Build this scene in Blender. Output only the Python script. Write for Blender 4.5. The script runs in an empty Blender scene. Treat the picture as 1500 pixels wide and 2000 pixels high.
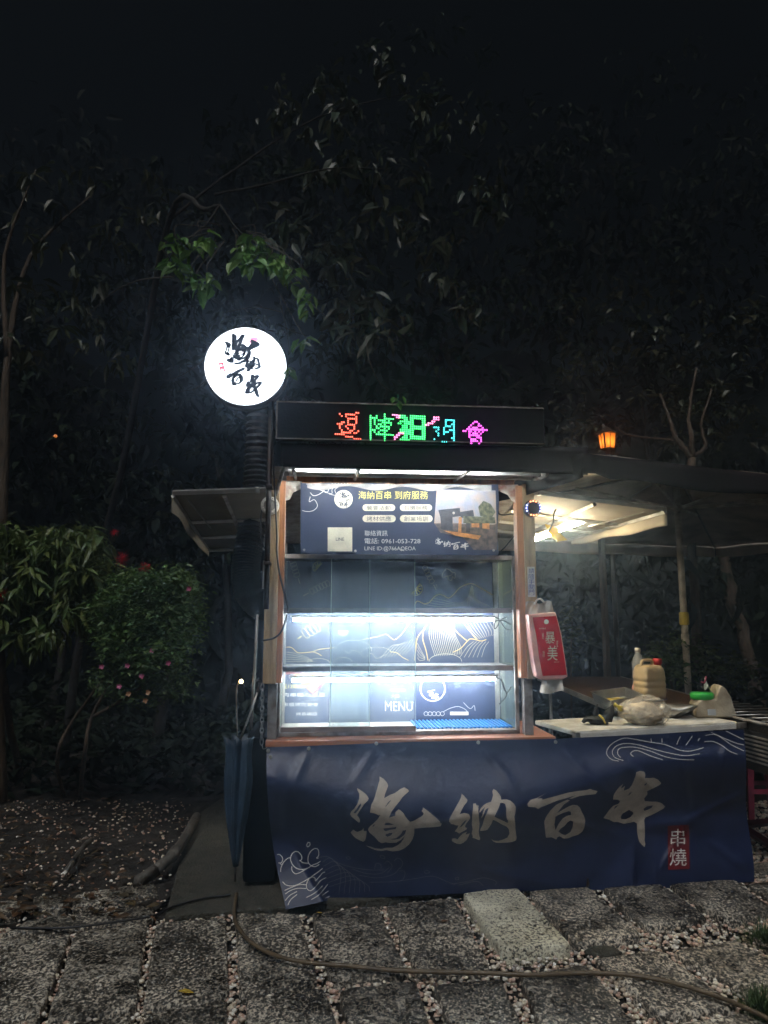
import bpy, bmesh, math, random
import numpy as np
from mathutils import Vector, Matrix
random.seed(7); rng = np.random.default_rng(7)
S = bpy.context.scene
COL = S.collection
R = math.radians

# ------------------------------------------------------------------ camera, sky, exposure
FPX, CAM_H, HORIZON = 1387.0, 1.6, 1200.0          # focal length and horizon in pixels of the 1500x2000 photo
PITCH = math.atan((HORIZON - 1000) / FPX)
cam = bpy.data.cameras.new('camera'); camo = bpy.data.objects.new('camera', cam); COL.objects.link(camo)
cam.sensor_fit = 'VERTICAL'; cam.sensor_height = 36; cam.lens = 36 * FPX / 2000
cam.clip_start = 0.05; cam.clip_end = 500
camo.location = (0, 0, CAM_H); camo.rotation_euler = (math.pi / 2 + PITCH, 0, 0)
S.camera = camo

w = bpy.data.worlds.new('World'); S.world = w; w.use_nodes = True
wn = w.node_tree.nodes; wl = w.node_tree.links
sky = wn.new('ShaderNodeTexSky'); sky.sky_type = 'NISHITA'; sky.sun_disc = False
sky.sun_elevation = R(-9); sky.sun_rotation = R(200)
wl.new(sky.outputs[0], wn['Background'].inputs[0]); wn['Background'].inputs[1].default_value = 0.05
sun = bpy.data.lights.new('front_fill', 'SUN'); sun.energy = 0.37; sun.angle = R(25); sun.color = (1.0, .95, .88)  # broad sun lamp standing in for unseen street light behind the camera
suno = bpy.data.objects.new('front_fill', sun); COL.objects.link(suno); suno.location = (3, -4, 8)
suno.rotation_euler = (R(35), R(0), R(-14))
S.view_settings.view_transform = 'Standard'; S.view_settings.look = 'None'
S.view_settings.exposure = 2.4; S.view_settings.gamma = 1.0
S.render.engine = 'CYCLES'
S.cycles.use_denoising = True; S.cycles.denoiser = 'OPENIMAGEDENOISE'
S.cycles.use_adaptive_sampling = True; S.cycles.adaptive_threshold = .04; S.cycles.max_bounces = 5; S.cycles.diffuse_bounces = 3; S.cycles.glossy_bounces = 3; S.cycles.transmission_bounces = 4; S.cycles.transparent_max_bounces = 10; S.cycles.volume_bounces = 0
S.cycles.sample_clamp_indirect = 6.0
S.cycles.caustics_reflective = False; S.cycles.caustics_refractive = False

TUBE = 150.0          # radiance of the fluorescent tubes

# ------------------------------------------------------------------ photo geometry -> place
CAM = np.array([0, 0, CAM_H])
def ray(x, y):
    r = (x - 750) / FPX; u = -(y - 1000) / FPX
    return np.array([r, math.cos(PITCH) - u * math.sin(PITCH), math.sin(PITCH) + u * math.cos(PITCH)])
def W(x, y, d):                       # point seen at (x, y), d metres ahead
    q = ray(x, y); return tuple(CAM + q * (d / q[1]))
def G(x, y, z=0.0):                   # point seen at (x, y) at height z
    q = ray(x, y); return tuple(CAM + q * ((z - CAM_H) / q[2]))
class Frame:
    def __init__(s, o, yaw):
        s.o = np.array(o, float); s.yaw = yaw; a = yaw
        s.U = np.array([math.cos(a), math.sin(a), 0]); s.V = np.array([-math.sin(a), math.cos(a), 0])
    def world(s, p): return tuple(s.o + s.U * p[0] + s.V * p[1] + np.array([0, 0, p[2]]))
    def local(s, p):
        q = np.array(p) - s.o; return (float(q @ s.U), float(q @ s.V), float(q[2]))
WORLD = Frame((0, 0, 0), 0)
CART = Frame((-0.6296, 4.3346, 0), R(5))            # u along the stall's front, v into it, z up
def cp(x, y, v):
    q = ray(x, y); t = (CART.o @ CART.V + v - CAM @ CART.V) / (q @ CART.V)
    return CART.local(CAM + q * t)

# ------------------------------------------------------------------ materials
MATS = {}
def new_mat(name):
    m = bpy.data.materials.new(name); m.use_nodes = True; MATS[name] = m
    nt = m.node_tree; return m, nt, nt.nodes, nt.links, nt.nodes['Principled BSDF']
def mat(name, col, rough=.5, metal=0, var=.25, scale=12, bump=.15, bscale=60, spec=.5, alpha=None, sub=None, stretch=None, dirt=None, coat=0):
    m, nt, n, l, b = new_mat(name)
    tc = n.new('ShaderNodeTexCoord'); mp = n.new('ShaderNodeMapping'); l.new(tc.outputs['Object'], mp.inputs[0])
    if stretch: mp.inputs['Scale'].default_value = stretch
    no = n.new('ShaderNodeTexNoise'); no.inputs['Scale'].default_value = scale; no.inputs['Detail'].default_value = 6
    l.new(mp.outputs[0], no.inputs['Vector'])
    cr = n.new('ShaderNodeValToRGB'); e = cr.color_ramp.elements
    d = dirt or tuple(c * (1 - var * 1.6) if var < .6 else c * .1 for c in col)
    e[0].position = .32; e[1].position = .62
    e[0].color = (*d, 1); e[1].color = (*col, 1)
    l.new(no.outputs[0], cr.inputs[0]); l.new(cr.outputs[0], b.inputs['Base Color'])
    rr = n.new('ShaderNodeMapRange'); rr.inputs[3].default_value = max(.03, rough - .12); rr.inputs[4].default_value = min(1, rough + .15)
    l.new(no.outputs[0], rr.inputs[0]); l.new(rr.outputs[0], b.inputs['Roughness'])
    b.inputs['Metallic'].default_value = metal; b.inputs['Specular IOR Level'].default_value = spec
    b.inputs['Coat Weight'].default_value = coat
    if bump:
        n2 = n.new('ShaderNodeTexNoise'); n2.inputs['Scale'].default_value = bscale; n2.inputs['Detail'].default_value = 5
        l.new(mp.outputs[0], n2.inputs['Vector'])
        bp = n.new('ShaderNodeBump'); bp.inputs['Strength'].default_value = bump; bp.inputs['Distance'].default_value = .02
        l.new(n2.outputs[0], bp.inputs['Height']); l.new(bp.outputs[0], b.inputs['Normal'])
    if alpha is not None: b.inputs['Alpha'].default_value = alpha
    return m
def emit(name, col, s, base=(.8, .8, .8)):
    m, nt, n, l, b = new_mat(name)
    b.inputs['Base Color'].default_value = (*base, 1); b.inputs['Emission Color'].default_value = (*col, 1); b.inputs['Emission Strength'].default_value = s
    return m
def colattr(name, rough=.5, trans=0., bump=.1, spec=.5, bscale=80):
    m, nt, n, l, b = new_mat(name)
    a = n.new('ShaderNodeAttribute'); a.attribute_name = 'Col'
    l.new(a.outputs[0], b.inputs['Base Color']); b.inputs['Roughness'].default_value = rough; b.inputs['Specular IOR Level'].default_value = spec
    if bump:
        tc = n.new('ShaderNodeTexCoord'); n2 = n.new('ShaderNodeTexNoise'); n2.inputs['Scale'].default_value = bscale
        l.new(tc.outputs['Object'], n2.inputs['Vector'])
        bp = n.new('ShaderNodeBump'); bp.inputs['Strength'].default_value = bump; bp.inputs['Distance'].default_value = .01
        l.new(n2.outputs[0], bp.inputs['Height']); l.new(bp.outputs[0], b.inputs['Normal'])
    if trans:
        t = n.new('ShaderNodeBsdfTranslucent'); l.new(a.outputs[0], t.inputs[0])
        mx = n.new('ShaderNodeMixShader'); mx.inputs[0].default_value = trans
        l.new(b.outputs[0], mx.inputs[1]); l.new(t.outputs[0], mx.inputs[2]); l.new(mx.outputs[0], n['Material Output'].inputs[0])
    return m
def glass(name, tint=(.9, .97, .95), dirt=.12, dcol=(.6, .75, .75), rough=.06, scale=7, stretch=(1, 1, .35)):
    m, nt, n, l, b = new_mat(name); n.remove(b)
    tr = n.new('ShaderNodeBsdfTransparent'); tr.inputs[0].default_value = (*tint, 1)
    gl = n.new('ShaderNodeBsdfGlossy'); gl.inputs['Roughness'].default_value = rough
    fr = n.new('ShaderNodeFresnel'); fr.inputs[0].default_value = 1.45
    m1 = n.new('ShaderNodeMixShader'); l.new(fr.outputs[0], m1.inputs[0]); l.new(tr.outputs[0], m1.inputs[1]); l.new(gl.outputs[0], m1.inputs[2])
    df = n.new('ShaderNodeBsdfDiffuse'); df.inputs[0].default_value = (*dcol, 1)
    tl = n.new('ShaderNodeBsdfTranslucent'); tl.inputs[0].default_value = (*dcol, 1)
    md = n.new('ShaderNodeMixShader'); md.inputs[0].default_value = .6; l.new(df.outputs[0], md.inputs[1]); l.new(tl.outputs[0], md.inputs[2])
    tc = n.new('ShaderNodeTexCoord'); mp = n.new('ShaderNodeMapping'); mp.inputs['Scale'].default_value = stretch; l.new(tc.outputs['Object'], mp.inputs[0])
    no = n.new('ShaderNodeTexNoise'); no.inputs['Scale'].default_value = scale; no.inputs['Detail'].default_value = 9; no.inputs['Roughness'].default_value = .7
    l.new(mp.outputs[0], no.inputs['Vector'])
    mr = n.new('ShaderNodeMapRange'); mr.inputs[1].default_value = .35; mr.inputs[2].default_value = .75; mr.inputs[3].default_value = dirt * .35; mr.inputs[4].default_value = dirt * 2.2
    l.new(no.outputs[0], mr.inputs[0])
    m2 = n.new('ShaderNodeMixShader'); l.new(mr.outputs[0], m2.inputs[0]); l.new(m1.outputs[0], m2.inputs[1]); l.new(md.outputs[0], m2.inputs[2])
    l.new(m2.outputs[0], n['Material Output'].inputs[0]); return m

mat('navy_back', (.036, .056, .125), .45, var=.25, scale=4, bump=.05, bscale=10)
mat('navy', (.016, .026, .080), .42, var=.2, scale=5, bump=.12, bscale=14, spec=.5)
mat('navy_panel', (.020, .032, .075), .6, var=.25, scale=4, bump=.05, bscale=10)
mat('silver_print', (.52, .46, .39), .5, var=.15, scale=20, bump=.05)
mat('white_print', (.72, .72, .70), .5, var=.1, bump=0)
mat('faint_print', (.16, .165, .185), .5, var=.1, bump=0)
mat('gold_print', (.62, .45, .16), .45, var=.1, bump=0)
mat('pale_gold_print', (.50, .48, .36), .5, var=.1, bump=0)
mat('yellow_print', (.75, .66, .13), .5, var=.1, bump=0)
mat('cream_print', (.72, .68, .52), .5, var=.12, bump=0)
mat('red_print', (.17, .01, .014), .5, var=.2, bump=0)
mat('ink', (.015, .02, .035), .5, var=.1, bump=0)
mat('sign_ink', (.012, .02, .05), .6, var=.1, bump=0)
mat('seal_red', (.55, .02, .06), .5, var=.1, bump=0)
mat('pink_print', (.85, .35, .5), .5, var=.1, bump=0)
mat('soft_grey_print', (.45, .5, .55), .5, var=.1, bump=0)
mat('wood_olive', (.42, .29, .14), .55, var=.3, scale=6, bump=.3, bscale=40, stretch=(6, 6, .6))
mat('wood_orange', (.50, .20, .065), .45, var=.35, scale=6, bump=.25, bscale=40, stretch=(6, 6, .6))
mat('wood_counter', (.44, .17, .085), .35, var=.3, scale=5, bump=.15, bscale=30, stretch=(.6, 5, 5))
mat('peeling', (.55, .52, .45), .7, var=.9, scale=14, bump=.4, bscale=40, dirt=(.30, .10, .04))
mat('steel', (.50, .49, .46), .32, .9, var=.3, scale=10, bump=.08, stretch=(1, 1, .3))
mat('alu', (.62, .61, .58), .38, .8, var=.25, scale=9, bump=.05)
mat('old_steel', (.30, .29, .27), .5, .5, var=.4, scale=14, bump=.2, dirt=(.12, .08, .05))
mat('white_paint', (.70, .69, .64), .45, var=.2, scale=9, bump=.08, dirt=(.40, .36, .28))
mat('rail_brown', (.24, .19, .165), .35, .3, var=.2, scale=14, bump=.05)
mat('canvas', (.30, .265, .205), .8, var=.3, scale=4, bump=.3, bscale=9, dirt=(.20, .17, .12))
mat('dark_canvas', (.014, .010, .012), .9, var=.3, scale=5, bump=.25, bscale=10, spec=.1)
mat('brown_canvas', (.60, .49, .40), .85, var=.35, scale=3, bump=.4, bscale=8)
mat('black', (.012, .012, .014), .5, var=.3, bump=.1)
mat('black_steel', (.022, .021, .02), .4, .5, var=.5, scale=16, bump=.3, dirt=(.05, .035, .025))
mat('tarp', (.004, .005, .006), .9, var=.3, scale=5, bump=.3, bscale=9, spec=.08)
mat('led_panel', (.005, .0055, .007), .8, var=.3, scale=40, bump=.1, spec=.1)
mat('chain_steel', (.42, .43, .45), .35, .9, var=.4, scale=40, bump=.2)
mat('duct', (.07, .07, .072), .38, .8, var=.3, scale=20, bump=.3)
mat('umbrella_blue', (.018, .042, .078), .5, var=.35, scale=6, bump=.2, bscale=25)
mat('pole_beige', (.66, .60, .49), .45, .1, var=.35, scale=8, bump=.1, dirt=(.22, .17, .11))
mat('yellow_plastic', (.72, .55, .06), .4, var=.15, bump=.05)
mat('white_plastic', (.72, .70, .64), .4, var=.15, scale=8, bump=.05)
mat('table_brown', (.085, .045, .026), .45, var=.35, scale=5, bump=.1, stretch=(5, .5, 5))
mat('jug', (.64, .48, .27), .3, var=.2, scale=5, bump=.05)
mat('jug_dark', (.05, .03, .04), .4, var=.3)
mat('red_plastic', (.60, .03, .025), .35, var=.15, bump=.03)
mat('green_plastic', (.03, .42, .06), .35, var=.15, bump=.03)
mat('canister', (.50, .44, .33), .45, var=.35, scale=9, bump=.15, dirt=(.27, .21, .13))
mat('glove', (.016, .017, .018), .8, var=.3, bump=.5, bscale=50)
mat('bag_food', (.92, .76, .52), .5, var=.35, scale=16, bump=.6, bscale=30)
mat('tissue', (.78, .75, .66), .8, var=.1, bump=.3, bscale=20)
mat('bag_red', (.58, .008, .016), .5, var=.15, bump=.1, bscale=10, spec=.04)
mat('bag_pink', (.78, .40, .33), .4, var=.2, bump=.1, bscale=10)
mat('sticker_blue', (.03, .05, .30), .5, var=.1, bump=0)
mat('stool_pink', (.42, .05, .10), .4, var=.25, bump=.05)
mat('frame_red', (.16, .025, .035), .5, var=.4, scale=12, bump=.2)
mat('pvc', (.12, .11, .095), .55, var=.35, scale=10, bump=.2, dirt=(.04, .034, .025))
mat('hose', (.13, .095, .055), .5, var=.3, scale=20, bump=.1)
mat('bark', (.10, .072, .048), .85, var=.45, scale=10, bump=.8, bscale=30, stretch=(3, 3, .6))
mat('shaded_bark', (.012, .010, .008), .9, var=.4, scale=10, bump=.6, bscale=30)  # bark copy with the darkness of night put into its colour
mat('twig', (.07, .06, .05), .8, var=.3, bump=.2)
mat('concrete', (.075, .070, .055), .8, var=.4, scale=16, bump=1.0, bscale=70, dirt=(.035, .036, .024))
mat('soil', (.030, .024, .018), .9, var=.5, scale=7, bump=1.0, bscale=28)
mat('shaded_soil', (.0018, .002, .0018), .95, var=.5, scale=3, bump=1.0, bscale=9, spec=.02)  # soil copy cut to near black, standing in for the unlit bank
mat('grass_green', (.05, .10, .02), .6, var=.4, scale=20, bump=0)
mat('blue_slat', (.02, .20, .55), .35, var=.15, bump=.03)
mat('leaf_yellow', (.50, .34, .04), .6, var=.3, scale=60, bump=.1)
mat('leaf_brown', (.22, .11, .05), .7, var=.3, scale=60, bump=.1)
mat('water_bottle', (.55, .57, .58), .15, var=.1, bump=.05, alpha=.45)
mat('clear_bag', (.88, .80, .64), .18, var=.15, scale=9, bump=.9, bscale=14, alpha=.33, spec=.8)
mat('clear_wrap', (.75, .72, .66), .2, var=.15, bump=.5, bscale=18, alpha=.55, spec=.8)
mat('lampshell', (.05, .04, .03), .5, .6)
glass('dirty_glass', (.94, .98, .98), .13, (.68, .78, .86)); glass('side_glass', (.86, .95, .93), .16, (.45, .6, .58), scale=11)
glass('thin_glass', dirt=.03)
emit('tube_white', (.95, .985, 1.0), TUBE * .145); emit('tube_canopy', (.90, .96, 1.0), TUBE * .52); emit('tube_warm', (1.0, .84, .56), TUBE * .34)
emit('sign_white', (.84, .92, 1.0), .8)
emit('led_red', (1, .07, .03), .75); emit('led_green', (.02, 1, .16), .55); emit('led_teal', (.02, .75, .78), .55)
emit('led_pink', (1, .16, .42), .75); emit('led_purple', (1, .05, .75), .75)
emit('led_orange', (1, .25, .08), 1.4); emit('led_blue', (.25, .30, 1), 1.4)
emit('pink_glow', (1, .30, .52), .32); emit('seal_glow', (1, .03, .12), .26); emit('grey_glow', (.45, .55, .70), .16)
m, nt, n, l, b = new_mat('lantern_pane'); n.remove(b)
tr = n.new('ShaderNodeBsdfTransparent'); tr.inputs[0].default_value = (.8, .36, .12, 1); tl_ = n.new('ShaderNodeBsdfTranslucent'); tl_.inputs[0].default_value = (.9, .42, .12, 1)
mx = n.new('ShaderNodeMixShader'); mx.inputs[0].default_value = .45; l.new(tr.outputs[0], mx.inputs[1]); l.new(tl_.outputs[0], mx.inputs[2]); l.new(mx.outputs[0], n['Material Output'].inputs[0])
emit('lantern_glow', (1, .28, .05), .16); emit('ember', (1, .62, .25), 5)
colattr('leaf', .42, .28, .15, .5); colattr('leaf_far', .75, .2, 0, .12); colattr('pebble', .45, 0, .25, .5, 120); colattr('petal', .6, .3, 0)

def stone_mat(name, lo, mid, hi, p=(.36, .5, .66), k=(.72, 1.2, .5)):
    m, nt, n, l, b = new_mat(name)
    tc = n.new('ShaderNodeTexCoord'); mp = n.new('ShaderNodeMapping'); l.new(tc.outputs['Object'], mp.inputs[0]); mp.inputs['Scale'].default_value = (1, .8, 1)
    a = n.new('ShaderNodeTexNoise'); a.inputs['Scale'].default_value = 62; a.inputs['Detail'].default_value = 7; a.inputs['Roughness'].default_value = .72
    v = n.new('ShaderNodeTexVoronoi'); v.inputs['Scale'].default_value = 95
    big = n.new('ShaderNodeTexNoise'); big.inputs['Scale'].default_value = 4; big.inputs['Detail'].default_value = 4
    for q in (a, v, big): l.new(mp.outputs[0], q.inputs['Vector'])
    mx = n.new('ShaderNodeMath'); mx.operation = 'MULTIPLY_ADD'; mx.inputs[1].default_value = .22; l.new(v.outputs[0], mx.inputs[0]); l.new(a.outputs[0], mx.inputs[2])
    m2 = n.new('ShaderNodeMath'); m2.operation = 'MULTIPLY_ADD'; m2.inputs[1].default_value = .28; l.new(big.outputs[0], m2.inputs[0]); l.new(mx.outputs[0], m2.inputs[2])
    sb = n.new('ShaderNodeMath'); sb.operation = 'SUBTRACT'; sb.inputs[1].default_value = .215; l.new(m2.outputs[0], sb.inputs[0])
    cr = n.new('ShaderNodeValToRGB'); e = cr.color_ramp.elements; e.new(.5)
    for i, (pp, c) in enumerate(zip(p, (lo, mid, hi))): e[i].position = pp; e[i].color = (*c, 1)
    l.new(sb.outputs[0], cr.inputs[0])
    oi = n.new('ShaderNodeObjectInfo'); r1 = n.new('ShaderNodeMapRange'); r1.inputs[3].default_value = k[0]; r1.inputs[4].default_value = k[1]; l.new(oi.outputs['Random'], r1.inputs[0])
    st = n.new('ShaderNodeTexNoise'); st.inputs['Scale'].default_value = 7; st.inputs['Detail'].default_value = 5; l.new(tc.outputs['Object'], st.inputs['Vector'])
    r2 = n.new('ShaderNodeMapRange'); r2.inputs[1].default_value = .35; r2.inputs[2].default_value = .6; r2.inputs[3].default_value = k[2]; r2.inputs[4].default_value = 1.1; l.new(st.outputs[0], r2.inputs[0])
    mm = n.new('ShaderNodeMath'); mm.operation = 'MULTIPLY'; l.new(r1.outputs[0], mm.inputs[0]); l.new(r2.outputs[0], mm.inputs[1])
    vm = n.new('ShaderNodeVectorMath'); vm.operation = 'SCALE'; l.new(cr.outputs[0], vm.inputs[0]); l.new(mm.outputs[0], vm.inputs['Scale']); l.new(vm.outputs[0], b.inputs['Base Color'])
    r3 = n.new('ShaderNodeMapRange'); r3.inputs[1].default_value = .38; r3.inputs[2].default_value = .58; r3.inputs[3].default_value = .22; r3.inputs[4].default_value = .6; l.new(st.outputs[0], r3.inputs[0]); l.new(r3.outputs[0], b.inputs['Roughness'])
    bp = n.new('ShaderNodeBump'); bp.inputs['Strength'].default_value = 1.0; bp.inputs['Distance'].default_value = .009
    l.new(mx.outputs[0], bp.inputs['Height']); l.new(bp.outputs[0], b.inputs['Normal'])
stone_mat('granite', (.014, .0125, .010), (.078, .071, .058), (.66, .60, .50), (.40, .53, .66))
stone_mat('granite_light', (.03, .028, .022), (.52, .49, .37), (.80, .77, .62), (.42, .49, .58), (1.0, 1.1, .8))

# ------------------------------------------------------------------ mesh building
BASE = {}; FR = {}
class MB:
    def __init__(s): s.V = []; s.F = []; s.C = None
    def add(s, v, f):
        o = len(s.V); s.V += [tuple(map(float, p)) for p in v]; s.F += [tuple(i + o for i in q) for q in f]; return s
    def box(s, a, b):
        x0, y0, z0 = [min(i, j) for i, j in zip(a, b)]; x1, y1, z1 = [max(i, j) for i, j in zip(a, b)]
        return s.add([(x0,y0,z0),(x1,y0,z0),(x1,y1,z0),(x0,y1,z0),(x0,y0,z1),(x1,y0,z1),(x1,y1,z1),(x0,y1,z1)],
                     [(0,3,2,1),(4,5,6,7),(0,1,5,4),(1,2,6,5),(2,3,7,6),(3,0,4,7)])
    def slab(s, top, t):               # four (or more) corners of the upper face, thickness downwards
        n = len(top); v = [tuple(p) for p in top] + [(p[0], p[1], p[2] - t) for p in top]
        return s.add(v, [tuple(range(n)), tuple(range(2*n-1, n-1, -1))] + [((i+1) % n, i, n+i, n+(i+1) % n) for i in range(n)])
    def prism(s, pts, vec):
        n = len(pts); v = [tuple(p) for p in pts] + [tuple(np.array(p) + np.array(vec)) for p in pts]
        return s.add(v, [tuple(range(n)), tuple(range(2*n-1, n-1, -1))] + [((i+1) % n, i, n+i, n+(i+1) % n) for i in range(n)])
    def tube(s, pts, r, n=8, close=False):
        P = [Vector(p) for p in pts]; m = len(P); rs = r if isinstance(r, (list, tuple)) else [r] * m
        up = Vector((0.31, .22, .92)); V = []; F = []; prev = None
        for i, p in enumerate(P):
            t = (P[(i+1) % m] - P[i-1]) if close else (P[min(i+1, m-1)] - P[max(i-1, 0)])
            t.normalize()
            a = (prev - t * prev.dot(t)) if prev is not None else t.cross(up)
            if a.length < 1e-5: a = t.cross(Vector((1, 0, 0)))
            a.normalize(); prev = a; b = t.cross(a)
            for k in range(n):
                g = 2 * math.pi * k / n; V.append(p + (a * math.cos(g) + b * math.sin(g)) * rs[i])
        for i in range(m if close else m - 1):
            j = (i + 1) % m
            for k in range(n): F.append((i*n+k, i*n+(k+1) % n, j*n+(k+1) % n, j*n+k))
        if not close: F += [tuple(range(n-1, -1, -1)), tuple((m-1)*n+k for k in range(n))]
        return s.add(V, F)
    def lathe(s, prof, c=(0,0,0), n=20, M=None):
        V = []; F = []; m = len(prof)
        for r, z in prof:
            for k in range(n):
                g = 2*math.pi*k/n; p = Vector((r*math.cos(g), r*math.sin(g), z))
                if M is not None: p = M @ p
                V.append(p + Vector(c))
        for i in range(m-1):
            for k in range(n): F.append((i*n+k, i*n+(k+1) % n, (i+1)*n+(k+1) % n, (i+1)*n+k))
        F += [tuple(range(n-1, -1, -1)), tuple((m-1)*n+k for k in range(n))]
        return s.add(V, F)
    def grid(s, fn, nu, nv):
        V = [fn(i/nu, j/nv) for j in range(nv+1) for i in range(nu+1)]
        return s.add(V, [(j*(nu+1)+i, j*(nu+1)+i+1, (j+1)*(nu+1)+i+1, (j+1)*(nu+1)+i) for j in range(nv) for i in range(nu)])
    def build(s, name, m, parent=None, smooth=False, bevel=0, frame=None, base=None, sub=0, solid=0):
        if parent is not None: base = BASE[parent.name]; frame = FR[parent.name]
        else:
            frame = frame or WORLD
            if base is None:
                a = np.array(s.V); base = (a[:,0].mean(), a[:,1].mean(), a[:,2].min())
        me = bpy.data.meshes.new(name)
        a = np.array(s.V) - np.array(base)
        me.from_pydata([tuple(p) for p in a], [], s.F); me.update()
        if s.C is not None:
            at = me.color_attributes.new('Col', 'FLOAT_COLOR', 'POINT')
            at.data.foreach_set('color', np.c_[np.array(s.C), np.ones(len(s.C))].astype(np.float32).ravel())
        if bevel or sub:
            bm = bmesh.new(); bm.from_mesh(me)
            if bevel:
                ed = [e for e in bm.edges if e.is_manifold and e.calc_face_angle(0) > .5]
                bmesh.ops.bevel(bm, geom=ed, offset=bevel, segments=2, affect='EDGES', profile=.6, clamp_overlap=True)
            bm.to_mesh(me); bm.free()
        if smooth: me.polygons.foreach_set('use_smooth', [True] * len(me.polygons))
        me.materials.append(MATS[m] if isinstance(m, str) else m)
        o = bpy.data.objects.new(name, me); COL.objects.link(o)
        if parent is not None: o.parent = parent
        else:
            o.location = frame.world(base); o.rotation_euler = (0, 0, frame.yaw)
        BASE[o.name] = base; FR[o.name] = frame
        if sub:
            md = o.modifiers.new('sub', 'SUBSURF'); md.levels = sub; md.render_levels = sub
        if solid:
            md = o.modifiers.new('solid', 'SOLIDIFY'); md.thickness = solid
        return o
def tag(o, label, cat, group=None):
    o['label'] = label; o['category'] = cat
    if group: o['group'] = group
    return o
def thing(name, label, cat, base, frame=CART, group=None):
    o = bpy.data.objects.new(name, None); COL.objects.link(o); o.empty_display_size = .1
    o.location = frame.world(base); o.rotation_euler = (0, 0, frame.yaw)
    BASE[o.name] = base; FR[o.name] = frame
    return tag(o, label, cat, group)
def struct(o): o['kind'] = 'structure'; return o
def stuff(o): o['kind'] = 'stuff'; return o
def smooth_path(pts, k=6):             # Catmull-Rom through points
    P = [np.array(p, float) for p in pts]; P = [2*P[0]-P[1]] + P + [2*P[-1]-P[-2]]; out = []
    for i in range(1, len(P)-2):
        for j in range(k):
            t = j / k; a, b, c, d = P[i-1:i+3]
            out.append(.5*((2*b)+(c-a)*t+(2*a-5*b+4*c-d)*t*t+(3*b-a-3*c+d)*t**3))
    out.append(P[-2]); return [tuple(q) for q in out]

# flat print: polygons / text / lines given in photo pixels and carried onto a surface by a mapper
def fill(polys, bis=0):                # list of closed outlines (even-odd) -> verts, faces in 2D
    cu = bpy.data.curves.new('tmp', 'CURVE'); cu.dimensions = '2D'; cu.fill_mode = 'BOTH'
    for p in polys:
        sp = cu.splines.new('POLY'); sp.points.add(len(p)-1); sp.use_cyclic_u = True
        for q, (x, y) in zip(sp.points, p): q.co = (x, y, 0, 1)
    return curve_mesh(cu, bis)
DG = None
def curve_mesh(cu, bis=0):
    o = bpy.data.objects.new('tmp', cu); COL.objects.link(o)
    bpy.context.view_layer.update()
    me = bpy.data.meshes.new_from_object(o.evaluated_get(bpy.context.evaluated_depsgraph_get()))
    COL.objects.unlink(o); bpy.data.objects.remove(o); bpy.data.curves.remove(cu)
    if bis and len(me.vertices):
        bm = bmesh.new(); bm.from_mesh(me)
        co = np.array([v.co[:] for v in bm.verts]); lo, hi = co.min(0), co.max(0)
        for ax in (0, 1):
            nrm = (1, 0, 0) if ax == 0 else (0, 1, 0); q = math.ceil(lo[ax]/bis)*bis
            while q < hi[ax]:
                bmesh.ops.bisect_plane(bm, geom=bm.verts[:]+bm.edges[:]+bm.faces[:], plane_co=(q, 0, 0) if ax == 0 else (0, q, 0), plane_no=nrm, dist=1e-5); q += bis
        bm.to_mesh(me); bm.free()
    V = [v.co[:2] for v in me.vertices]; F = [tuple(p.vertices) for p in me.polygons]
    bpy.data.meshes.remove(me); return V, F
def text2d(body, box, fitw=True):      # text stretched into the pixel box (x0, y0, x1, y1)
    cu = bpy.data.curves.new('tmp', 'FONT'); cu.body = body; cu.fill_mode = 'BOTH'; cu.resolution_u = 3
    V, F = curve_mesh(cu)
    if not V: return [], []
    a = np.array(V); lo, hi = a.min(0), a.max(0); x0, y0, x1, y1 = box
    return [(x0+(x-lo[0])/max(hi[0]-lo[0], 1e-6)*(x1-x0), y1-(y-lo[1])/max(hi[1]-lo[1], 1e-6)*(y1-y0)) for x, y in V], F
def ribbon(pts, wd):                   # line of pixel width wd
    n = len(pts); V = []
    for i, p in enumerate(pts):
        a = np.array(pts[min(i+1, n-1)], float) - np.array(pts[max(i-1, 0)], float); L = np.hypot(*a) or 1; q = np.array([-a[1], a[0]])/L*wd/2
        V += [(p[0]+q[0], p[1]+q[1]), (p[0]-q[0], p[1]-q[1])]
    return V, [(2*i, 2*i+1, 2*i+3, 2*i+2) for i in range(n-1)]
class Print:
    def __init__(s, mapper): s.mb = MB(); s.m = mapper
    def vf(s, vf): 
        V, F = vf
        if V: s.mb.add([s.m(x, y) for x, y in V], F)
        return s
    def poly(s, *p, bis=0): return s.vf(fill(p, bis))
    def text(s, b, box): return s.vf(text2d(b, box))
    def line(s, pts, wd=1.4, sm=True, k=5): return s.vf(ribbon(smooth_path(pts, k) if sm else pts, wd))
    def rect(s, x0, y0, x1, y1): return s.vf(([(x0,y0),(x1,y0),(x1,y1),(x0,y1)], [(0,1,2,3)]))
    def disc(s, x, y, r, n=28, ry=None): 
        return s.vf(([(x+r*math.cos(2*math.pi*i/n), y+(ry or r)*math.sin(2*math.pi*i/n)) for i in range(n)], [tuple(range(n))]))
    def build(s, name, m, parent):
        o = s.mb.build(name, m, parent)
        if name.endswith(('drawing', 'lettering', 'shapes', 'heading', 'character', 'print')): o['kind'] = 'stuff'
        return o

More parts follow.
